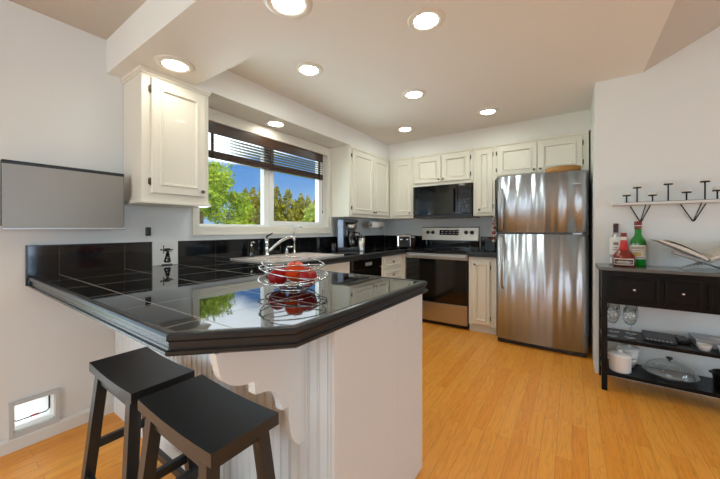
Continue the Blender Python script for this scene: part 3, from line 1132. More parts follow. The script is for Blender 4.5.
# ------------------------------------------------------------------ RANGE
RX_0, RX_1, RY = -1.788, -1.000, 3.650
t = empty('range_cooker', (-1.394, 3.93, 0), 'stainless electric range with black glass oven door on the back wall', 'range')
MB().box(RX_0 + 0.004, RX_1 - 0.004, RY + 0.03, YB - 0.014, 0.03, 0.905).box(RX_0 + 0.02, RX_1 - 0.02, RY + 0.05, YB - 0.03, 0.0, 0.03).build('body', BLKPLASTIC, t)
b = MB()
b.box(RX_0 + 0.002, RX_1 - 0.002, RY - 0.005, YB - 0.09, 0.905, 0.922, 0.004)
ct = b.build('cooktop', BLKGLOSS, t)
for (x, y, r) in ((-1.60, 3.80, 0.10), (-1.20, 3.80, 0.085), (-1.60, 4.02, 0.075), (-1.20, 4.02, 0.10)):
    MB().lathe([(r, 0.9222), (r, 0.9226), (r - 0.006, 0.9226), (r - 0.006, 0.9222)], (x, y, 0), 32).build('burner_ring', DARKGREY, ct)
d = MB().box(RX_0 + 0.004, RX_1 - 0.004, RY, RY + 0.03, 0.288, 0.885, 0.004).build('oven_door', BLKGLOSS, t)
MB().box(RX_0 + 0.10, RX_1 - 0.12, RY - 0.001, RY + 0.001, 0.36, 0.76).build('window', mat('oven_window', (26, 22, 19), 0.08, spec=0.5), d)
b = MB()
b.box(RX_0 + 0.002, RX_1 - 0.002, RY - 0.002, RY + 0.02, 0.815, 0.882, 0.004)
b.box(RX_0 + 0.012, RX_1 - 0.012, RY - 0.055, RY - 0.035, 0.836, 0.868, 0.008)
for x in (RX_0 + 0.04, RX_1 - 0.04):
    b.box(x - 0.012, x + 0.012, RY - 0.04, RY, 0.840, 0.866, 0.003)
b.build('handle', BRUSHED, d)
MB().box(RX_0 + 0.004, RX_1 - 0.004, RY + 0.002, RY + 0.03, 0.05, 0.280, 0.005).build('drawer', BRUSHED, t)
b = MB()
gy0 = 4.165
b.hexa([(RX_0 + 0.01, gy0 - 0.015, 1.035), (RX_1 - 0.002, gy0 - 0.015, 1.035), (RX_1 - 0.002, YB - 0.014, 1.035), (RX_0 + 0.01, YB - 0.014, 1.035)],
       [(RX_0 + 0.01, gy0 + 0.01, 1.205), (RX_1 - 0.002, gy0 + 0.01, 1.205), (RX_1 - 0.002, YB - 0.014, 1.205), (RX_0 + 0.01, YB - 0.014, 1.205)])
bg = b.build('backguard', BRUSHED, t)
MB().box(RX_0 + 0.01, RX_1 - 0.002, gy0 - 0.01, YB - 0.014, 0.90, 1.035).box(RX_0 + 0.006, RX_1 + 0.002, gy0 + 0.006, YB - 0.014, 1.205, 1.215).build('backguard_frame', BLKGLOSS, t)
ds = MB()
ds.hexa([(-1.52, gy0 - 0.012, 1.105), (-1.255, gy0 - 0.012, 1.105), (-1.255, gy0 + 0.03, 1.105), (-1.52, gy0 + 0.03, 1.105)],
        [(-1.52, gy0 - 0.001, 1.175), (-1.255, gy0 - 0.001, 1.175), (-1.255, gy0 + 0.03, 1.175), (-1.52, gy0 + 0.03, 1.175)])
ds = ds.build('display', BLKGLOSS, bg)
for x in (-1.690, -1.618, -1.158, -1.082):
    MB().lathe([(0.026, 0.02), (0.026, -0.008), (0.020, -0.026), (0, -0.028)], (x, gy0 - 0.004, 1.140), 18, 'y').build('knob', BLKPLASTIC, bg)
b = MB()
for i in range(5):
    for j in range(2):
        x = -1.49 + i * 0.052
        z = 1.120 + j * 0.03
        b.box(x, x + 0.026, gy0 - 0.014 + 0.147 * (z - 1.105), gy0, z, z + 0.008)
b.build('buttons', SILVER, ds) if False else b.build('buttons', SILVER, bg)

# ------------------------------------------------------------------ MICROWAVE
MX0, MX1, MY = -1.776, -1.002, 3.842
t = empty('microwave', (-1.389, 4.0, 1.335), 'black over-the-range microwave under the short cabinet', 'microwave')
MB().box(MX0, MX1, MY + 0.02, YB - 0.002, 1.335, 1.755, 0.003).build('body', BLKPLASTIC, t)
d = MB().box(MX0 + 0.003, -1.175, MY, MY + 0.02, 1.372, 1.752, 0.004).build('door', BLKGLOSS, t)
MB().box(MX0 + 0.06, -1.245, MY - 0.0012, MY + 0.002, 1.43, 1.655).build('window', mat('microwave_window', (30, 30, 30), 0.12), d)
MB().box(-1.232, -1.212, MY - 0.045, MY - 0.030, 1.40, 1.70, 0.006).box(-1.228, -1.216, MY - 0.032, MY, 1.41, 1.44).box(-1.228, -1.216, MY - 0.032, MY, 1.66, 1.69).build('handle', BLKGLOSS, d)
cp = MB().box(-1.172, MX1 - 0.003, MY, MY + 0.02, 1.372, 1.752, 0.004).build('control_panel', BLKGLOSS, t)
b = MB()
for i in range(3):
    for j in range(5):
        b.box(-1.145 + i * 0.042, -1.117 + i * 0.042, MY - 0.001, MY + 0.001, 1.40 + j * 0.036, 1.42 + j * 0.036)
b.build('buttons', DARKGREY, cp)
MB().box(-1.145, -1.03, MY - 0.001, MY + 0.001, 1.62, 1.66).build('display', mat('microwave_display', (28, 40, 48), 0.1), cp)
b = MB()
b.box(MX0 + 0.003, MX1 - 0.003, MY + 0.004, MY + 0.02, 1.336, 1.368)
for i in range(4):
    b.box(MX0 + 0.02, MX1 - 0.02, MY, MY + 0.006, 1.339 + i * 0.007, 1.342 + i * 0.007)
b.build('vent_grille', DARKGREY, t)

# ------------------------------------------------------------------ REFRIGERATOR
FX0, FX1, FY = -0.658, 0.120, 3.470
t = empty('refrigerator', (-0.26, 3.85, 0), 'tall stainless top-freezer refrigerator beside the white partition wall', 'refrigerator')
MB().box(FX0 + 0.004, FX1 - 0.004, FY + 0.055, 4.22, 0.05, 1.715, 0.006).build('body', mat('fridge_side', (58, 58, 60), 0.45, metal=0.2), t)


def fridge_door(name, z0, z1):
    b = MB()
    n = 28
    front, back = [], []
    for i in range(n + 1):
        k = i / n
        x = FX0 + (FX1 - FX0) * k
        e = 0.022 * (2 * k - 1) ** 2
        ed = max(0, 1 - min(k, 1 - k) / 0.035)
        front.append((x, FY - 0.012 + e + 0.016 * ed ** 2))
        back.append((x, FY + 0.05))
    pts = front + back[::-1]
    b.prism(pts, z0, z1, 'z')
    o = b.build(name, FRIDGE, t)
    for p in o.data.polygons:
        if abs(p.normal.z) < 0.5 and len(p.vertices) == 4:
            p.use_smooth = abs(p.normal.y) > 0.6 and p.center.y < FY + 0.03
    return o


fd = fridge_door('freezer_door', 1.150, 1.725)
fr = fridge_door('fridge_door', 0.050, 1.132)
for par, za, zb in ((fd, 1.165, 1.60), (fr, 0.575, 1.115)):
    b = MB()
    hx = FX0 + 0.062
    b.tube([(hx, FY - 0.004, za), (hx, FY - 0.040, za + 0.03), (hx, FY - 0.045, (za + zb) / 2), (hx, FY - 0.040, zb - 0.03), (hx, FY - 0.004, zb)], 0.011, 10)
    b.build('handle', BRUSHED, par)
MB().box(FX0 + 0.01, FX1 - 0.01, FY + 0.005, FY + 0.05, 1.132, 1.150).build('door_gasket', BLKPLASTIC, t)
MB().box(FX0 + 0.01, FX1 - 0.01, FY + 0.03, 4.2, 0.006, 0.05).build('kick_grille', BLKPLASTIC, t)
MB().box(0.0, 0.06, FY - 0.006, FY + 0.01, 1.598, 1.608, 0.001).build('badge', SILVER, fd)
MB().box(0.005, 0.075, FY + 0.002, FY + 0.012, 1.135, 1.147).build('hinge', SILVER, t)
# woven tray lying on top of it
t = empty('woven_tray', (-0.06, 3.66, 1.716), 'golden woven tray lying on top of the refrigerator', 'tray')
b = MB()
b.lathe([(0, 0.0), (0.130, 0.0), (0.142, 0.012), (0.150, 0.058), (0.143, 0.060), (0.134, 0.016), (0, 0.012)], (-0.075, 3.63, 1.726), 32)
b.build('tray', BAMBOO, t)

# ------------------------------------------------------------------ COUNTER APPLIANCES
Mc = frame_M((-2.30, 3.07, ZK), math.radians(28))
t = empty('coffee_maker', Mc.translation, 'black and steel drip coffee maker under the wall cabinet by the window', 'coffee maker')
MB(Mc).box(-0.11, 0.14, -0.10, 0.10, 0.001, 0.035, 0.008).build('base', BLKPLASTIC, t)
MB(Mc).box(-0.115, -0.035, -0.10, 0.10, 0.035, 0.385, 0.008).build('water_tank', mat('tank_steel', (112, 116, 124), 0.25, metal=0.8), t)
MB(Mc).box(-0.035, 0.115, -0.09, 0.09, 0.345, 0.385, 0.008).build('lid', BLKPLASTIC, t)
MB(Mc).lathe([(0, 0.255), (0.05, 0.255), (0.066, 0.275), (0.068, 0.345), (0, 0.345)], (0.045, 0, 0), 20).build('brew_basket', BRUSHED, t)
c = MB(Mc).lathe([(0, 0.037), (0.058, 0.037), (0.066, 0.07), (0.066, 0.15), (0.048, 0.20), (0.045, 0.225)], (0.045, 0, 0), 22).build('carafe', SOAPG, t)
MB(Mc).lathe([(0.047, 0.222), (0.050, 0.250), (0, 0.252)], (0.045, 0, 0), 18).build('lid', BLKPLASTIC, c)
MB(Mc).tube([(0.09, -0.01, 0.225), (0.150, -0.02, 0.215), (0.155, -0.02, 0.13), (0.110, -0.015, 0.08)], 0.009, 8).build('handle', BLKPLASTIC, c)
MB(Mc).cyl((0.045, 0, 0.035), 0.062, 0.002).build('warming_plate', CHROME, t)
# steel canister next to it
t = empty('steel_canister', (-2.105, 3.085, ZK), 'slim steel canister with black lid right of the coffee maker', 'canister')
MB().lathe([(0, 0.001), (0.040, 0.001), (0.041, 0.01), (0.041, 0.16), (0, 0.16)], (-2.105, 3.085, ZK), 20).build('body', BRUSHED, t)
MB().lathe([(0.042, 0.158), (0.042, 0.178), (0.012, 0.185), (0.012, 0.20), (0, 0.2)], (-2.105, 3.085, ZK), 20).build('lid', BLKPLASTIC, t)
# paper towel under cabinet
t = empty('paper_towel_holder', (-2.27, 3.68, 1.33), 'white paper towel roll hanging under the wall cabinet', 'paper towel')
MB().lathe([(0.018, 0), (0.050, 0), (0.050, 0.275), (0.018, 0.275), (0.018, 0)], (-2.27, 3.55, 1.245), 24, 'y').build('paper_roll', mat('paper_towel', (232, 228, 220), 0.9), t)
b = MB()
b.tube([(-2.27, 3.53, 1.331), (-2.27, 3.53, 1.25), (-2.27, 3.535, 1.245), (-2.27, 3.84, 1.245), (-2.27, 3.845, 1.25), (-2.27, 3.845, 1.331)], 0.006, 8)
b.build('rod', TRIMW, t)
MB().lathe([(0, -0.004), (0.017, -0.004), (0.017, 0.004), (0, 0.004)], (-2.27, 3.55, 1.245), 16, 'y').build('core', BLKPLASTIC, t)

Mt = frame_M((-1.965, 3.93, ZK), math.radians(32))
t = empty('toaster', Mt.translation, 'chrome toaster with black end panel left of the range', 'toaster')
MB(Mt).box(-0.095, 0.095, -0.13, 0.13, 0.012, 0.185, 0.02).build('body', CHROME, t)
MB(Mt).box(-0.075, 0.075, -0.136, -0.128, 0.02, 0.165, 0.004).build('end_panel', BLKPLASTIC, t)
MB(Mt).box(-0.06, -0.02, -0.10, 0.10, 0.1855, 0.188).box(0.02, 0.06, -0.10, 0.10, 0.1855, 0.188).build('slot', BLKPLASTIC, t)
b = MB(Mt)
b.box(-0.055, -0.030, -0.152, -0.136, 0.115, 0.130, 0.003).box(0.030, 0.055, -0.152, -0.136, 0.115, 0.130, 0.003)
b.build('lever', CHROME, t)
b = MB(Mt)
for sx_ in (-0.07, 0.07):
    for sy_ in (-0.1, 0.1):
        b.cyl((sx_, sy_, 0.001), 0.012, 0.012, 10)
b.build('feet', BLKPLASTIC, t)
BROWNG = mat('brown_jar', (66, 38, 24), 0.2, coat=0.3)
for (x, y, r, h, m, lab) in ((-1.895, 4.10, 0.035, 0.165, BROWNG, 'brown jar behind the toaster, nearest the range'), (-1.985, 4.16, 0.032, 0.19, SOAPG, 'smoky glass jar against the back wall behind the toaster')):
    t = empty('storage_jar', (x, y, ZK), lab, 'jar')
    MB().lathe([(0, 0.001), (r, 0.001), (r, h * 0.8), (r * 0.8, h * 0.86), (0, h * 0.86)], (x, y, ZK), 18).build('body', m, t)
    MB().lathe([(r * 0.85, h * 0.855), (r * 0.85, h), (0, h)], (x, y, ZK), 18).build('lid', BRUSHED, t)
t = empty('knife_block', (-0.815, 3.99, ZK), 'black lidded box on the worktop right of the range', 'box')
MB().box(-0.875, -0.755, 3.93, 4.07, ZK + 0.001, ZK + 0.105, 0.006).build('body', BLKPLASTIC, t)
MB().box(-0.88, -0.75, 3.925, 4.075, ZK + 0.105, ZK + 0.128, 0.006).box(-0.83, -0.80, 3.99, 4.01, ZK + 0.128, ZK + 0.14, 0.003).build('lid', BLKPLASTIC, t)
t.name = 'lidded_box'
# bead strand under the narrow cabinet
t = empty('bead_strand', (-0.725, 3.83, 1.345), 'hanging strand of red and pale beads beside the refrigerator', 'decoration')
BEADR = mat('bead_red', (140, 30, 34), 0.35)
BEADP = mat('bead_pale', (206, 196, 184), 0.35)
MB().tube([(-0.755, 3.862, 1.352), (-0.755, 3.862, 1.03)], 0.002, 6).build('cord', BEADP, t)
b, b2 = MB(), MB()
z = 1.325
i = 0
while z > 1.03:
    r = 0.008 + 0.013 * min(1, (1.325 - z) / 0.15)
    (b if i % 2 else b2).ball((-0.755 + 0.006 * math.sin(i * 2.1), 3.862 + 0.006 * math.cos(i * 1.7), z), r, 10)
    z -= r * 1.5
    i += 1
b.build('red_beads', BEADR, t)
b2.build('pale_beads', BEADP, t)

# ------------------------------------------------------------------ WOODEN BLIND
t = empty('wooden_blind', (-2.47, 2.07, 2.07), 'dark wooden venetian blind pulled halfway up in the window', 'blind')
bx0, bx1 = XL - 0.040, XL + 0.012
by0, by1 = WY0 + 0.006, WY1 - 0.085
MB().box(bx1 - 0.012, bx1, by0, by1, 1.975, 2.071, 0.003).box(bx0, bx1 - 0.012, by0, by1, 2.02, 2.071).build('valance', BLIND, t)
b = MB()
for i in range(5):
    z = 1.962 - i * 0.026
    b.hexa([(bx0, by0 + 0.01, z - 0.004), (bx1 - 0.004, by0 + 0.01, z - 0.004), (bx1 - 0.004, by1 - 0.01, z - 0.004), (bx0, by1 - 0.01, z - 0.004)],
           [(bx0, by0 + 0.01, z), (bx1 - 0.004, by0 + 0.01, z), (bx1 - 0.004, by1 - 0.01, z), (bx0, by1 - 0.01, z)])
b.build('slats', BLIND, t)
b = MB()
for i in range(9):
    z = 1.832 - i * 0.0045
    b.box(bx0 - 0.002 * (i % 2), bx1 + 0.002 * (i % 3), by0 + 0.006, by1 - 0.006, z - 0.0036, z)
b.box(bx0, bx1, by0 + 0.006, by1 - 0.006, 1.768, 1.791, 0.004)
b.build('bottom_rail', BLIND, t)
TAPE = mat('blind_tape', (40, 28, 20), 0.8)
for y in (by0 + 0.10, 2.005, by1 - 0.075):
    MB().box(bx1 + 0.003, bx1 + 0.005, y - 0.013, y + 0.013, 1.77, 1.975).build('ladder_tape', TAPE, t)
b = MB()
b.tube([(bx1 + 0.006, by1 - 0.012, 1.99), (bx1 + 0.006, by1 - 0.012, 1.40)], 0.003, 6)
b.lathe([(0, 0), (0.006, 0.005), (0.006, 0.03), (0.002, 0.036)], (bx1 + 0.006, by1 - 0.012, 1.37), 8)
b.build('pull_cord', TAPE, t)


# ------------------------------------------------------------------ RECESSED LIGHTS
def can(x, y, z, label, strength_m=LAMP_WARM):
    t = empty('recessed_light', (x, y, z), label, 'light', 'recessed ceiling lights')
    MB().lathe([(0.066, -0.0005), (0.069, -0.010), (0.098, -0.006), (0.108, -0.0005), (0.108, 0.0)], (x, y, z), 36).build('trim_ring', LAMP_RING, t)
    MB().lathe([(0, -0.005), (0.045, -0.006), (0.0665, -0.004)], (x, y, z), 32).build('lens', strength_m, t)
    return t


can(-1.981, 0.898, ZS, 'lit recessed light in the beam directly above the left wall cabinet')
can(-1.028, 0.933, ZS, 'lit recessed light in the beam cut by the top of the picture')
can(-2.300, 1.938, ZS, 'lit recessed light in the soffit just above the window')
can(-1.643, 1.701, ZC, 'lit recessed light in the kitchen ceiling nearest the window', LAMP_KITCHEN)
can(-0.697, 1.684, ZC, 'lit recessed light in the kitchen ceiling that looks largest of all', LAMP_KITCHEN)
can(-1.166, 2.543, ZC, 'lit recessed light in the middle of the kitchen ceiling', LAMP_KITCHEN)
can(-0.712, 3.352, ZC, 'lit recessed light in the ceiling in front of the refrigerator', LAMP_KITCHEN)
can(-1.661, 3.367, ZC, 'lit recessed light in the ceiling at the back corner cabinets', LAMP_KITCHEN)

# ------------------------------------------------------------------ LEFT WALL ITEMS
t = empty('wall_television', (XL, 0.50, 1.35), 'flat silver television panel mounted on the left wall', 'television')
TVX = -2.305
b = MB()
n = 10
pts = []
for i in range(n + 1):
    k = i / n
    pts.append((TVX + 0.010 * (1 - (2 * k - 1) ** 2), 0.246 + 0.497 * k))
pts += [(TVX - 0.016, 0.743), (TVX - 0.016, 0.246)]
b.prism(pts, 1.188, 1.508, 'z')
TVM = mat('silver_screen', (150, 147, 140), 0.45, metal=0.3)
b.build('screen', TVM, t)
MB().box(TVX - 0.06, TVX - 0.014, 0.244, 0.752, 1.196, 1.530, 0.006).build('housing', BLKPLASTIC, t)
MB().box(TVX - 0.02, TVX + 0.014, 0.244, 0.752, 1.178, 1.189, 0.003).build('bottom_lip', SILVER, t)
MB().box(XL, TVX - 0.055, 0.42, 0.56, 1.28, 1.42).box(XL, TVX - 0.05, 0.735, 0.760, 1.315, 1.345).build('wall_bracket', BLKPLASTIC, t)
t = empty('wall_switch', (XL, 0.935, 1.165), 'small black switch on the wall above the white picture tile', 'switch')
MB().box(XL, XL + 0.012, 0.918, 0.950, 1.136, 1.196, 0.002).build('plate', BLKPLASTIC, t)
MB().box(XL + 0.012, XL + 0.016, 0.926, 0.942, 1.15, 1.182, 0.001).build('rocker', BLKGLOSS, t)
# pet door
t = empty('pet_door', (XL, 0.381, 0.06), 'small white pet door low in the left wall by the stools', 'pet door')
b = MB()
q0, q1, r0, r1 = 0.283, 0.480, 0.066, 0.262
for (a, c, d, e) in ((q0, PY0, r0, r1), (PY1, q1, r0, r1), (PY0, PY1, r0, PZ0), (PY0, PY1, PZ1, r1)):
    b.box(XL, XL + 0.014, a, c, d, e, 0.002)
b.build('frame', mat('pet_door_frame', (196, 196, 192), 0.45), t)
b = MB()
for (a, c, d, e) in ((PY0, PY0 + 0.006, PZ0, PZ1), (PY1 - 0.006, PY1, PZ0, PZ1), (PY0, PY1, PZ0, PZ0 + 0.006), (PY0, PY1, PZ1 - 0.006, PZ1)):
    b.box(XL - WT, XL, a, c, d, e)
b.build('tunnel', VINYL, t)
fm = bpy.data.materials.new('pet_flap_plastic')
fm.use_nodes = True
nt = fm.node_tree
tr = nt.nodes.new('ShaderNodeBsdfTranslucent')
tr.inputs['Color'].default_value = (0.95, 0.95, 0.93, 1)
ms = nt.nodes.new('ShaderNodeMixShader')
ms.inputs[0].default_value = 0.75
nt.links.new(nt.nodes['Principled BSDF'].outputs[0], ms.inputs[1])
nt.links.new(tr.outputs[0], ms.inputs[2])
nt.links.new(ms.outputs[0], nt.nodes['Material Output'].inputs['Surface'])
nt.nodes['Principled BSDF'].inputs['Base Color'].default_value = (0.9, 0.9, 0.88, 1)
fl = MB().box(XL - 0.085, XL - 0.081, PY0 + 0.008, PY1 - 0.008, PZ0 + 0.022, PZ1 - 0.008).build('flap', fm, t)
b = MB()
b.tube([(XL - 0.078, PY0 + 0.010, PZ1 - 0.01), (XL - 0.078, PY0 + 0.010, PZ0 + 0.034), (XL - 0.078, PY0 + 0.022, PZ0 + 0.022), (XL - 0.078, PY1 - 0.022, PZ0 + 0.022), (XL - 0.078, PY1 - 0.010, PZ0 + 0.034), (XL - 0.078, PY1 - 0.010, PZ1 - 0.01)], 0.0035, 8)
b.build('seal', BLKPLASTIC, fl)
MB().box(XL - 0.080, XL - 0.072, 0.375, 0.410, PZ0 + 0.020, PZ0 + 0.030, 0.001).build('latch', mat('latch_red', (176, 60, 50), 0.4), fl)

# ------------------------------------------------------------------ STOOLS
def stool(cx, cy, name, label):
    zs = 0.616
    t = empty(name, (cx, cy, 0), label, 'stool', 'saddle seat counter stools')
    hl, hw = 0.222, 0.108
    b = MB()
    n = 24
    top, bot = [], []
    for i in range(n + 1):
        k = -1 + 2 * i / n
        dip = 0.009 * (1 - k * k)
        x = cx + hl * k
        top.append((x, zs - dip))
        bot.append((x, zs - 0.036 - dip * 0.55))
    m1 = b.prism(top + bot[::-1], cy - hw, cy + hw, 'y')
    es = [e for e in b.bm.edges if e.is_valid and len(e.link_faces) == 2 and abs(e.calc_face_angle(0)) > 0.8]
    bmesh.ops.bevel(b.bm, geom=es, offset=0.006, segments=2, profile=0.6, affect='EDGES', clamp_overlap=True)
    b.build('seat', STOOLM, t)

    def P(sx, sy, z):
        k = z / zs
        return Vector((cx + sx * (0.226 + (0.160 - 0.226) * k), cy + sy * (0.125 + (0.076 - 0.125) * k), z))
    for sx in (-1, 1):
        for sy in (-1, 1):
            b = MB()
            lo, hi = P(sx, sy, 0.0), P(sx, sy, 0.595 - 0.006)
            wx, wy = 0.019, 0.019
            ring = lambda c: [(c.x - wx, c.y - wy, c.z), (c.x + wx, c.y - wy, c.z), (c.x + wx, c.y + wy, c.z), (c.x - wx, c.y + wy, c.z)]
            b.hexa(ring(lo), ring(hi))
            b.build('leg', STOOLM, t)

    def rail(a, c, hw_, hh, nm):
        b = MB()
        d = (c - a)
        if abs(d.x) > abs(d.y):
            b.box(a.x, c.x, a.y - hw_, a.y + hw_, a.z - hh, a.z + hh, 0.002)
        else:
            b.box(a.x - hw_, a.x + hw_, a.y, c.y, a.z - hh, a.z + hh, 0.002)
        b.build(nm, STOOLM, t)
    for sx in (-1, 1):
        rail(P(sx, -1, 0.27), P(sx, 1, 0.27), 0.010, 0.017, 'stretcher')
        rail(P(sx, -1, 0.555), P(sx, 1, 0.555), 0.009, 0.022, 'apron')
    for sy in (-1, 1):
        rail(P(-1, sy, 0.14), P(1, sy, 0.14), 0.010, 0.017, 'stretcher')
        rail(P(-1, sy, 0.556), P(1, sy, 0.556), 0.009, 0.022, 'apron')
    return t


stool(-1.466, 0.530, 'bar_stool', 'black wooden saddle stool nearer the left wall')
stool(-0.966, 0.530, 'bar_stool', 'black wooden saddle stool in front, beside the white corbel')

# ------------------------------------------------------------------ CONSOLE TABLE
TX0, TX1, TY0, TY1 = 0.180, 1.030, 2.880, 3.185
zt1 = 0.883
t = empty('console_table', (0.6, 3.03, 0), 'black console table with three drawers and two open shelves', 'table')
MB().box(TX0 - 0.022, TX1 + 0.022, TY0 - 0.022, TY1 + 0.008, zt1, zt1 + 0.022, 0.003).build('top', SLABTOP, t)
for x in (TX0, TX1 - 0.034):
    for y in (TY0, TY1 - 0.034):
        MB().box(x, x + 0.034, y, y + 0.034, 0, zt1, 0.002).build('leg', CONSOLE, t)
MB().box(TX0 + 0.034, TX1 - 0.034, TY0 + 0.006, TY1 - 0.004, 0.640, zt1).box(TX0 + 0.010, TX0 + 0.026, TY0 + 0.034, TY1 - 0.034, 0.640, zt1).build('drawer_case', CONSOLE, t)
for x0, x1 in ((0.232, 0.486), (0.514, 0.690), (0.716, 0.978)):
    M = frame_M((0, TY0 + 0.006, 0), 0)
    d = MB(M).rings(x0, x1, 0.664, 0.842, [(0, 0), (0, 0.008), (0.003, 0.010), (0.016, 0.010), (0.020, 0.006), (0.03, 0.006)]).build('drawer', CONSOLE, t)
    MB(M).lathe([(0.004, 0), (0.004, -0.010), (0.009, -0.014), (0.010, -0.019), (0, -0.023)], ((x0 + x1) / 2, -0.006, 0.755), 14, 'y').build('knob', CHROME, d)
for z in (0.388, 0.138):
    MB().box(TX0 + 0.006, TX1 - 0.006, TY0 + 0.004, TY1 - 0.004, z - 0.024, z, 0.002).build('shelf', CONSOLE, t)
b = MB()
xs = TX0 + 0.012
for za, zb in ((0.14, 0.38), (0.39, 0.64)):
    b.tube([(xs, TY0 + 0.03, za), (xs, TY1 - 0.03, zb)], 0.006, 8)
    b.tube([(xs, TY0 + 0.03, zb), (xs, TY1 - 0.03, za)], 0.006, 8)
b.build('side_brace', CONSOLE, t)

ZT = zt1 + 0.022
# bottles ---------------------------------------------------------
LABELP = mat('label_paper', (222, 216, 200), 0.7)
LABELW = mat('label_white', (226, 224, 218), 0.7)
PRINT = mat('label_print', (70, 58, 46), 0.7)
PRINTW = mat('label_print_pale', (226, 214, 196), 0.7)
GREENG = mat('green_bottle_glass', (16, 128, 40), 0.06, coat=0.5)
AMBER = mat('amber_liqueur_glass', (120, 28, 10), 0.08, coat=0.5)
CLEARB = mat('clear_bottle_liquid', (176, 174, 168), 0.08, coat=0.5)
REDSEAL = mat('red_wax_ribbon', (196, 22, 22), 0.3, coat=0.3)
REDCAP = mat('red_cap', (120, 24, 26), 0.4)
BRCAP = mat('brown_cap', (56, 22, 20), 0.4)
LABBLK = mat('label_dark', (76, 34, 22), 0.5)


def facing(x, y):
    return math.atan2(-y, -x)


def lab_band(M, prof, half, m, par, name='label'):
    return MB(M).lathe(prof, (0, 0, 0), 14, arc=(-half, half)).build(name, m, par)


def bottle(name, x, y, prof, m, label):
    t = empty(name, (x, y, ZT), label, 'bottle', 'bottles on the console table')
    M = frame_M((x, y, ZT), facing(x, y)) @ Matrix.Scale(1.07, 4)
    MB(M).lathe(prof, (0, 0, 0), 26).build('glass', m, t)
    return t, M


def lines(M, r, zs_, halfs, par, m=PRINT, h=0.003):
    b = MB(M)
    for z, ha in zip(zs_, halfs):
        b.lathe([(r, z), (r + 0.0004, z), (r + 0.0004, z + h), (r, z + h)], (0, 0, 0), 8, arc=(-ha, ha))
    b.build('print', m, par)


# white-labelled bottle with brown neck
t, M = bottle('liquor_bottle', 0.283, 3.125, [(0, 0.001), (0.034, 0.001), (0.036, 0.008), (0.036, 0.175), (0.033, 0.195), (0.016, 0.225), (0.0135, 0.24), (0.0135, 0.285), (0, 0.285)], CLEARB, 'pale bottle with white label and brown neck, at the back left')
l = lab_band(M, [(0.0365, 0.075), (0.0368, 0.076), (0.0368, 0.185), (0.034, 0.197), (0.030, 0.203)], 1.5, LABELW, t)
lines(M, 0.0370, (0.11, 0.125), (0.6, 0.4), l)
MB(M).lathe([(0.0372, -0.010), (0.0372, 0.010)], (0, 0, 0.155), 10, arc=(-0.4, 0.4)).build('emblem', mat('label_emblem', (132, 122, 110), 0.6), l)
lab_band(M, [(0.0365, 0.012), (0.0368, 0.013), (0.0368, 0.055)], 1.2, LABELW, t, 'lower_label')
MB(M).lathe([(0.0142, 0.226), (0.0150, 0.24), (0.0150, 0.272), (0.0142, 0.274)], (0, 0, 0), 20).build('neck_sleeve', BRCAP, t)
MB(M).lathe([(0.0152, 0.272), (0.0152, 0.280), (0.0155, 0.281), (0.0155, 0.300), (0, 0.302)], (0, 0, 0), 20).build('cap', BRCAP, t)
# squat amber liqueur bottle with red ribbon
t, M = bottle('liqueur_bottle', 0.320, 3.03, [(0, 0.001), (0.058, 0.001), (0.062, 0.008), (0.064, 0.05), (0.060, 0.075), (0.044, 0.098), (0.026, 0.115), (0.021, 0.135), (0.0175, 0.17), (0.015, 0.185), (0.015, 0.205), (0, 0.205)], AMBER, 'squat amber bottle with red neck ribbon and framed dark label')
l = lab_band(M, [(0.0640, 0.012), (0.0652, 0.013), (0.0652, 0.056), (0.0640, 0.057)], 0.95, LABELP, t)
MB(M).lathe([(0.0656, 0.018), (0.0656, 0.051)], (0, 0, 0), 12, arc=(-0.86, 0.86)).build('dark_field', LABBLK, l)
lines(M, 0.0657, (0.036, 0.030, 0.023), (0.45, 0.75, 0.55), l, PRINTW, 0.004)
MB(M).lathe([(0.0275, 0.116), (0.0225, 0.135), (0.019, 0.168), (0.0165, 0.183)], (0, 0, 0), 22).build('ribbon', REDSEAL, t)
MB(M).lathe([(0.066, 0.054), (0.030, 0.112)], (0, 0, 0), 4, arc=(-0.18, 0.18)).build('ribbon_tail', REDSEAL, t)
MB(M).lathe([(0.0158, 0.182), (0.0165, 0.205), (0.0158, 0.208)], (0, 0, 0), 18).build('neck_band', LABELP, t)
MB(M).lathe([(0.0178, 0.206), (0.0185, 0.228), (0.016, 0.233), (0, 0.234)], (0, 0, 0), 18).build('cap', REDCAP, t)
# green bottle
t, M = bottle('whisky_bottle', 0.412, 3.115, [(0, 0.001), (0.040, 0.001), (0.043, 0.008), (0.044, 0.16), (0.040, 0.185), (0.024, 0.208), (0.0195, 0.222), (0.0185, 0.265), (0, 0.265)], GREENG, 'green glass bottle with cream label and red cap')
l = lab_band(M, [(0.0443, 0.050), (0.0452, 0.051), (0.0452, 0.148), (0.0443, 0.149)], 1.35, LABELP, t)
lines(M, 0.0454, (0.130, 0.122, 0.108, 0.060), (0.9, 0.7, 0.5, 0.8), l)
MB(M).lathe([(0.0455, 0.072), (0.0455, 0.098)], (0, 0, 0), 8, arc=(-0.45, 0.35)).build('emblem', mat('label_gold', (196, 170, 96), 0.5), l)
MB(M).lathe([(0.0202, 0.262), (0.0205, 0.280), (0.0202, 0.2815)], (0, 0, 0), 20).build('neck_band', REDCAP, t)
MB(M).lathe([(0.0196, 0.280), (0.0196, 0.288)], (0, 0, 0), 20).build('white_band', LABELP, t)
MB(M).lathe([(0.0208, 0.287), (0.0208, 0.312), (0.018, 0.315), (0, 0.315)], (0, 0, 0), 20).build('cap', REDCAP, t)

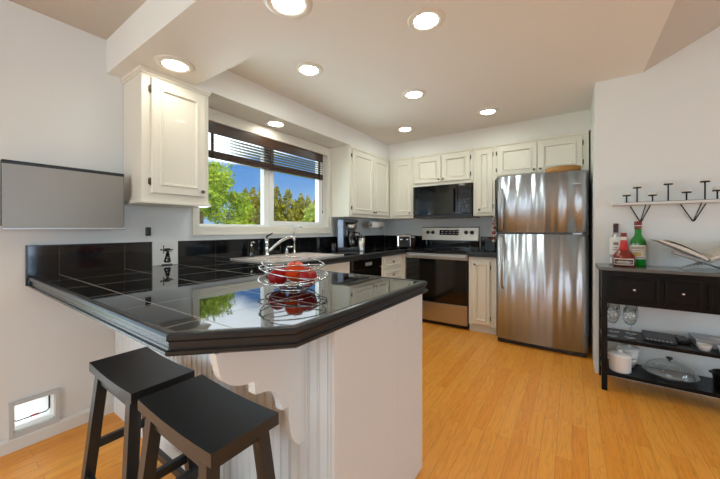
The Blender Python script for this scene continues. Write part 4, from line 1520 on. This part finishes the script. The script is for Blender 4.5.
# open book on a folding stand -------------------------------------
t = empty('book_stand', (0.74, 3.04, ZT), 'grey crossed-panel stand under the open book', 'stand')
for s in (-1, 1):
    b = MB()
    # one panel of the X: foot on one side, cradle arm on the other
    a = Vector((0.735 - s * 0.105, ZT + 0.002))
    c = Vector((0.735, 0.958))
    d = Vector((0.735 + s * 0.16, 1.028))
    wd = 0.010
    pts = [(a.x - 0.012, a.y), (a.x + 0.012, a.y), (c.x + s * 0.004, c.y - wd), (d.x, d.y - wd), (d.x, d.y), (c.x, c.y + wd * 0.4)]
    y0 = 2.95 + (0.035 if s > 0 else 0)
    for yy in (y0, y0 + 0.075):
        b.prism(pts, yy, yy + 0.03, 'y')
    b.build('panel', STANDM, t)
t = empty('open_book', (0.735, 3.04, 0.975), 'large open book resting on the grey stand on the console table', 'book')
sxp, szp = 0.735, 0.976


def leafprof(s, thick):
    """one half: cover underneath, page block bulging above; 2-D (x,z)"""
    tip = (sxp + s * 0.238, szp + 0.128)
    low = [(sxp + s * 0.006, szp), (tip[0] + s * 0.004, tip[1] - 0.001)]
    up = []
    for i in range(13):
        k = i / 12
        x = sxp + s * (0.004 + (0.232) * k)
        z = szp + 0.004 + 0.124 * k + thick * math.sin(PI * min(1, (0.12 + k * 0.88))) ** 0.8
        up.append((x, z))
    return low, up


for s in (-1, 1):
    low, up = leafprof(s, 0.022)
    MB().prism([low[0], low[1], (low[1][0], low[1][1] + 0.003), (low[0][0], low[0][1] + 0.003)], 2.925, 3.172, 'y').build('cover', COVER, t)
    b = MB()
    b.prism([(low[0][0], low[0][1] + 0.0035), (low[1][0] - s * 0.006, low[1][1] + 0.001)] + up[::-1], 2.93, 3.168, 'y')
    b.build('pages', PAPER, t)
    low2, up2 = leafprof(s, 0.024)
    b = MB()
    up3 = [(x, z + 0.0030 + 0.010 * i / 9) for i, (x, z) in enumerate(up2[1:10])]
    b.prism(up3 + [(x, z + 0.0012) for x, z in up3[::-1]], 2.928, 3.166, 'y')
    b.build('lifted_leaf', PAPER, t)

# middle shelf ------------------------------------------------------
ZM = 0.388


def wine_glass(x, y, label):
    t = empty('wine_glass', (x, y, ZM), label, 'glass', 'stemmed glasses on the middle shelf')
    MB().lathe([(0, 0.001), (0.034, 0.001), (0.034, 0.003), (0.006, 0.007), (0.004, 0.02), (0.004, 0.085), (0.010, 0.095)], (x, y, ZM), 24).build('stem', GLASS, t)
    MB().lathe([(0.006, 0.092), (0.026, 0.103), (0.039, 0.13), (0.041, 0.155), (0.034, 0.215), (0.033, 0.215), (0.040, 0.155), (0.038, 0.131), (0.025, 0.105), (0.0, 0.096)], (x, y, ZM), 24).build('bowl', GLASS, t)


wine_glass(0.245, 2.955, 'wine glass at the front left corner of the middle shelf')
wine_glass(0.268, 3.085, 'wine glass at the back left corner of the middle shelf')
wine_glass(0.348, 2.975, 'wine glass at the front of the middle shelf, beside the black case')
wine_glass(0.372, 3.095, 'wine glass at the back of the middle shelf, beside the black case')
t = empty('flat_case', (0.53, 3.05, ZM), 'flat black case with pale print on the middle shelf', 'case')
MB(frame_M((0.515, 3.06, ZM), -0.08)).box(-0.085, 0.085, -0.095, 0.095, 0.001, 0.026, 0.003).build('body', DARKGREY, t)
b = MB(frame_M((0.515, 3.06, ZM), -0.08))
for i in range(7):
    b.box(-0.07 + i * 0.020, -0.058 + i * 0.020, -0.0955, -0.0945, 0.012, 0.018)
b.build('print', SILVER, t)
t = empty('disc_player', (0.64, 3.09, ZM), 'small dark grey device between black case and silver box', 'device')
MB().box(0.608, 0.672, 3.02, 3.16, ZM + 0.001, ZM + 0.020, 0.003).build('body', BLKPLASTIC, t)
MB().box(0.613, 0.667, 3.024, 3.155, ZM + 0.020, ZM + 0.024, 0.002).build('lid', DARKGREY, t)
t = empty('silver_box', (0.82, 3.08, ZM), 'flat silver box with oval emblem on the middle shelf', 'box')
MB().box(0.690, 0.960, 2.995, 3.165, ZM + 0.001, ZM + 0.052, 0.004).build('body', SILVER, t)
MB().lathe([(0, 0.0), (0.030, 0.0), (0.030, 0.001), (0, 0.001)], (0.80, 3.08, ZM + 0.052), 24).build('emblem', WHITEPL, t)
for (x, lab) in ((0.712, 'white ramekin at the left in front of the silver box'), (0.806, 'white ramekin at the right in front of the silver box')):
    o = MB().lathe([(0, 0.001), (0.026, 0.001), (0.034, 0.034), (0.036, 0.040), (0.033, 0.040), (0.025, 0.006), (0, 0.006)], (x, 2.938, ZM), 24).build('ramekin', WHITECER)
    tag(o, lab, 'ramekin', 'ramekins on the middle shelf')

# lower shelf -------------------------------------------------------
ZL = 0.138
x, y = 0.292, 2.957
t = empty('white_pot', (x, y, ZL), 'white pot with side handles at the left of the bottom shelf', 'pot')
MB().lathe([(0, 0.001), (0.058, 0.001), (0.064, 0.010), (0.066, 0.115), (0.068, 0.120), (0.063, 0.120), (0.061, 0.012), (0, 0.008)], (x, y, ZL), 30).build('body', WHITECER, t)
MB().lathe([(0.069, 0.118), (0.069, 0.122), (0.050, 0.134), (0.016, 0.140), (0.012, 0.150), (0.016, 0.158), (0, 0.162)], (x, y, ZL), 30).build('lid', WHITECER, t)
b = MB()
for s in (-1, 1):
    b.tube([(x + s * 0.064, y - 0.02, ZL + 0.095), (x + s * 0.085, y - 0.015, ZL + 0.097), (x + s * 0.085, y + 0.015, ZL + 0.097), (x + s * 0.064, y + 0.02, ZL + 0.095)], 0.006, 8)
b.build('handles', WHITECER, t)
x, y = 0.350, 3.105
t = empty('glass_bowl', (x, y, ZL), 'white dish with lid leaning at the back left of the bottom shelf', 'dish')
t.name = 'covered_dish'
MB().lathe([(0, 0.001), (0.040, 0.001), (0.062, 0.06), (0.066, 0.135), (0.063, 0.135), (0.058, 0.06), (0.038, 0.006), (0, 0.006)], (x, y, ZL), 28).build('bowl', WHITECER, t)
Ml = Matrix.Translation((x + 0.005, y - 0.01, ZL + 0.150)) @ Matrix.Rotation(0.12, 4, 'X')
MB(Ml).lathe([(0, 0.018), (0.012, 0.018), (0.012, 0.010), (0.045, 0.004), (0.068, -0.008), (0.068, -0.011), (0, -0.011)], (0, 0, 0), 28).build('lid', WHITECER, t)
x, y = 0.568, 3.035
t = empty('cake_stand', (x, y, ZL), 'clear glass cake plate under a glass dome on the bottom shelf', 'cake stand')
MB().lathe([(0, 0.001), (0.06, 0.001), (0.062, 0.010), (0.12, 0.018), (0.148, 0.030), (0.146, 0.034), (0.118, 0.023), (0.05, 0.016), (0, 0.016)], (x, y, ZL), 40).build('plate', GLASS, t)
dm = [(0.128, 0.026), (0.130, 0.03)]
for i in range(9):
    a = i / 8 * PI / 2
    dm.append((0.124 * math.cos(a) + 0.004 * (1 - i / 8), 0.045 + 0.072 * math.sin(a)))
MB().lathe(dm[:-1] + [(0.002, 0.117)], (x, y, ZL), 40).build('dome', GLASS, t)
MB().lathe([(0.006, 0.112), (0.007, 0.122), (0.018, 0.128), (0.016, 0.138), (0, 0.140)], (x, y, ZL), 18).build('knob', DARKGREY, t)
x, y = 0.858, 3.03
t = empty('saucepan', (x, y, ZL), 'black saucepan at the right end of the bottom shelf, partly out of view', 'pan')
MB().lathe([(0, 0.001), (0.072, 0.001), (0.078, 0.008), (0.086, 0.09), (0.088, 0.094), (0.083, 0.094), (0.074, 0.010), (0, 0.007)], (x, y, ZL), 32).build('body', BLKPLASTIC, t)
MB().tube([(x - 0.080, y - 0.01, ZL + 0.082), (x - 0.104, y - 0.03, ZL + 0.104), (x - 0.108, y - 0.05, ZL + 0.106)], 0.007, 8).build('handle', BLKPLASTIC, t)

# ------------------------------------------------------------------ WALL SHELF AND CANDLES
t = empty('wall_shelf', (0.6, YW, 1.37), 'thin white wall shelf on black wire brackets above the console', 'shelf')
MB().box(0.262, 0.93, 3.065, YW, 1.366, 1.384, 0.002).build('board', mat('shelf_white', (216, 214, 208), 0.5), t)
for x0, xm, x1 in ((0.375, 0.437, 0.492), (0.655, 0.722, 0.782)):
    b = MB()
    b.tube([(x0, YW - 0.010, 1.365), (xm - 0.006, YW - 0.006, 1.245), (xm, YW - 0.005, 1.240), (xm + 0.006, YW - 0.006, 1.245), (x1, YW - 0.010, 1.365)], 0.0035, 8)
    b.tube([(xm, YW - 0.005, 1.242), (xm + 0.012, 3.075, 1.365)], 0.003, 8)
    b.build('bracket', BLKMETAL, t)
t = empty('candle_holder', (0.6, 3.125, 1.384), 'long black iron candle holder with seven staggered cups on the wall shelf', 'candle holder')
MB().box(0.335, 0.89, 3.117, 3.133, 1.3845, 1.390, 0.001).build('base_bar', BLKMETAL, t)
CUPS = [(0.347, 1.440), (0.408, 1.497), (0.494, 1.434), (0.578, 1.509), (0.672, 1.444), (0.762, 1.512), (0.820, 1.446)]
ordn = ['leftmost', 'second from the left', 'third from the left', 'fourth from the left', 'fifth from the left', 'sixth from the left', 'rightmost']
WAX = mat('candle_wax', (226, 222, 212), 0.5)
for (x, z), w_ in zip(CUPS, ordn):
    st = MB().tube([(x, 3.125, 1.388), (x, 3.125, z - 0.002)], 0.0045, 8).build('post', BLKMETAL, t)
    MB().lathe([(0, -0.003), (0.024, -0.003), (0.026, 0.004), (0.0245, 0.004), (0.022, 0.0), (0, 0.0)], (x, 3.125, z), 22).build('cup', BLKMETAL, st)
    c = empty('tealight', (x, 3.125, z), 'small white tealight, %s on the iron candle holder' % w_, 'candle', 'tealights on the candle holder')
    MB().lathe([(0, 0.0005), (0.021, 0.0005), (0.021, 0.017), (0, 0.015)], (x, 3.125, z), 18).build('wax', WAX, c)
    MB().lathe([(0.0212, 0.0044), (0.0222, 0.0044), (0.0232, 0.024), (0.0222, 0.024)], (x, 3.125, z), 18).build('holder', WAX, c)


# ------------------------------------------------------------------ TREES OUTSIDE
def pt(u, d):
    """ground point seen at picture column u, at depth d from the camera"""
    yaw = math.radians(34.587)
    l = (u - 360) / 307.5 * d
    return (l * math.cos(yaw) - d * math.sin(yaw), l * math.sin(yaw) + d * math.cos(yaw))


GZ = -0.22


def leaves(b, r, n, fn, size):
    for _ in range(n):
        p, nrm = fn()
        a = Vector((r.gauss(0, 1), r.gauss(0, 1), r.gauss(0, 1)))
        a = (a + nrm * 0.8).normalized()
        t1 = a.orthogonal().normalized()
        t1.rotate(Matrix.Rotation(r.uniform(0, 6.28), 3, a))
        t2 = a.cross(t1)
        s = size * r.uniform(0.6, 1.4)
        q = [p - t1 * s, p + t2 * s * 0.45, p + t1 * s, p - t2 * s * 0.45]
        b._f([b._v(x) for x in q])


def conifer(u, d, h, wid, m, label, seed):
    r = random.Random(seed)
    x, y = pt(u, d)
    t = empty('conifer_tree', (x, y, GZ), label, 'tree', 'row of conifers beyond the window')
    MB().tube([(x, y, GZ), (x, y, GZ + h * 0.85)], [0.09, 0.02], 8).build('trunk', BARK, t)
    b = MB()
    lobes = [(r.uniform(0, 6.28), r.uniform(0.05, 0.95), r.uniform(0.75, 1.25)) for _ in range(26)]

    def fn():
        k = 1 - math.sqrt(r.random())
        k = 0.02 + 0.98 * k
        a = r.uniform(0, 2 * PI)
        rad = wid * (1 - k ** 1.6) * (0.72 + 0.22 * math.sin(a * 5 + k * 17 + seed) + 0.12 * math.sin(k * 40 + seed * 2 + a)) + 0.03
        rad *= r.uniform(0.7, 1.02)
        nn = Vector((math.cos(a), math.sin(a), 0.5))
        return Vector((x + rad * math.cos(a), y + rad * math.sin(a), GZ + 0.15 + k * (h - 0.1))), nn
    leaves(b, r, 3000, fn, 0.085)
    b.build('foliage', m, t)


def broadleaf(u, d, h, rad, m, label, seed, n=5000, size=0.06, name='leafy_tree', z0=0.8):
    r = random.Random(seed)
    x, y = pt(u, d)
    t = empty(name, (x, y, GZ), label, 'tree' if name == 'leafy_tree' else 'shrub')
    MB().tube([(x, y, GZ), (x + 0.05, y, GZ + h * 0.4), (x, y + 0.05, GZ + h * 0.8)], [0.10, 0.07, 0.02], 8).build('trunk', BARK, t)
    b = MB()
    cl = []
    for _ in range(38):
        a = r.uniform(0, 6.28)
        zz = r.uniform(z0, h)
        k = (zz - z0) / (h - z0)
        w_ = rad * math.sqrt(max(0.05, 1 - (2 * k - 0.9) ** 2 * 0.85))
        q = w_ * math.sqrt(r.random())
        cl.append((Vector((x + q * math.cos(a), y + q * math.sin(a), GZ + zz)), r.uniform(0.16, 0.34) * rad))

    def fn():
        c, cr_ = r.choice(cl)
        v = Vector((r.gauss(0, 1), r.gauss(0, 1), r.gauss(0, 1))).normalized()
        return c + v * cr_ * r.uniform(0.5, 1.0), v
    leaves(b, r, n, fn, size)
    b.build('foliage', m, t)


broadleaf(200, 8.0, 3.0, 1.35, LEAF_A, 'bushy yellow-green leafy tree at the left of the window view', 5, 11000, 0.05, z0=0.5)
broadleaf(228, 8.6, 2.35, 0.95, LEAF_A, 'low yellow-green leafy shrub right of the bushy tree', 9, 6500, 0.05, name='leafy_shrub', z0=0.3)
broadleaf(313, 11.0, 2.15, 0.62, LEAF_D, 'pale green shrub at the right edge of the window view', 15, 3000, 0.05, name='leafy_shrub', z0=0.3)
cons = [(236, 16.0, 3.3, 1.05, LEAF_C), (245.5, 15.5, 3.45, 0.95, LEAF_B), (253, 15.0, 3.50, 0.85, LEAF_B), (261, 15.5, 3.65, 0.95, LEAF_B), (269, 16.0, 3.4, 0.9, LEAF_C), (276.5, 14.5, 3.5, 0.85, LEAF_B),
        (288, 15.0, 3.40, 1.0, LEAF_B), (295, 16.5, 3.0, 0.9, LEAF_C), (301, 16.0, 3.30, 0.9, LEAF_B), (308, 16.5, 3.30, 0.85, LEAF_B), (316, 17.0, 3.2, 1.0, LEAF_B)]
clab = ['narrow conifer partly hidden behind the bushy leafy tree', 'green conifer just right of the bushy leafy tree', 'golden green conifer in the left window pane, second from the mullion',
        'golden conifer in the left window pane, next to the mullion', 'dark green conifer directly behind the window mullion', 'tall golden conifer just right of the window mullion',
        'broad golden conifer in the middle of the right window pane', 'short dark conifer in the dip of the row', 'golden conifer right of the dip in the row',
        'green conifer second from the right end of the row', 'last conifer at the right end of the row']
for i, ((u, d, h, w_, m), lab) in enumerate(zip(cons, clab)):
    conifer(u, d, h, w_, m, lab, 20 + i)
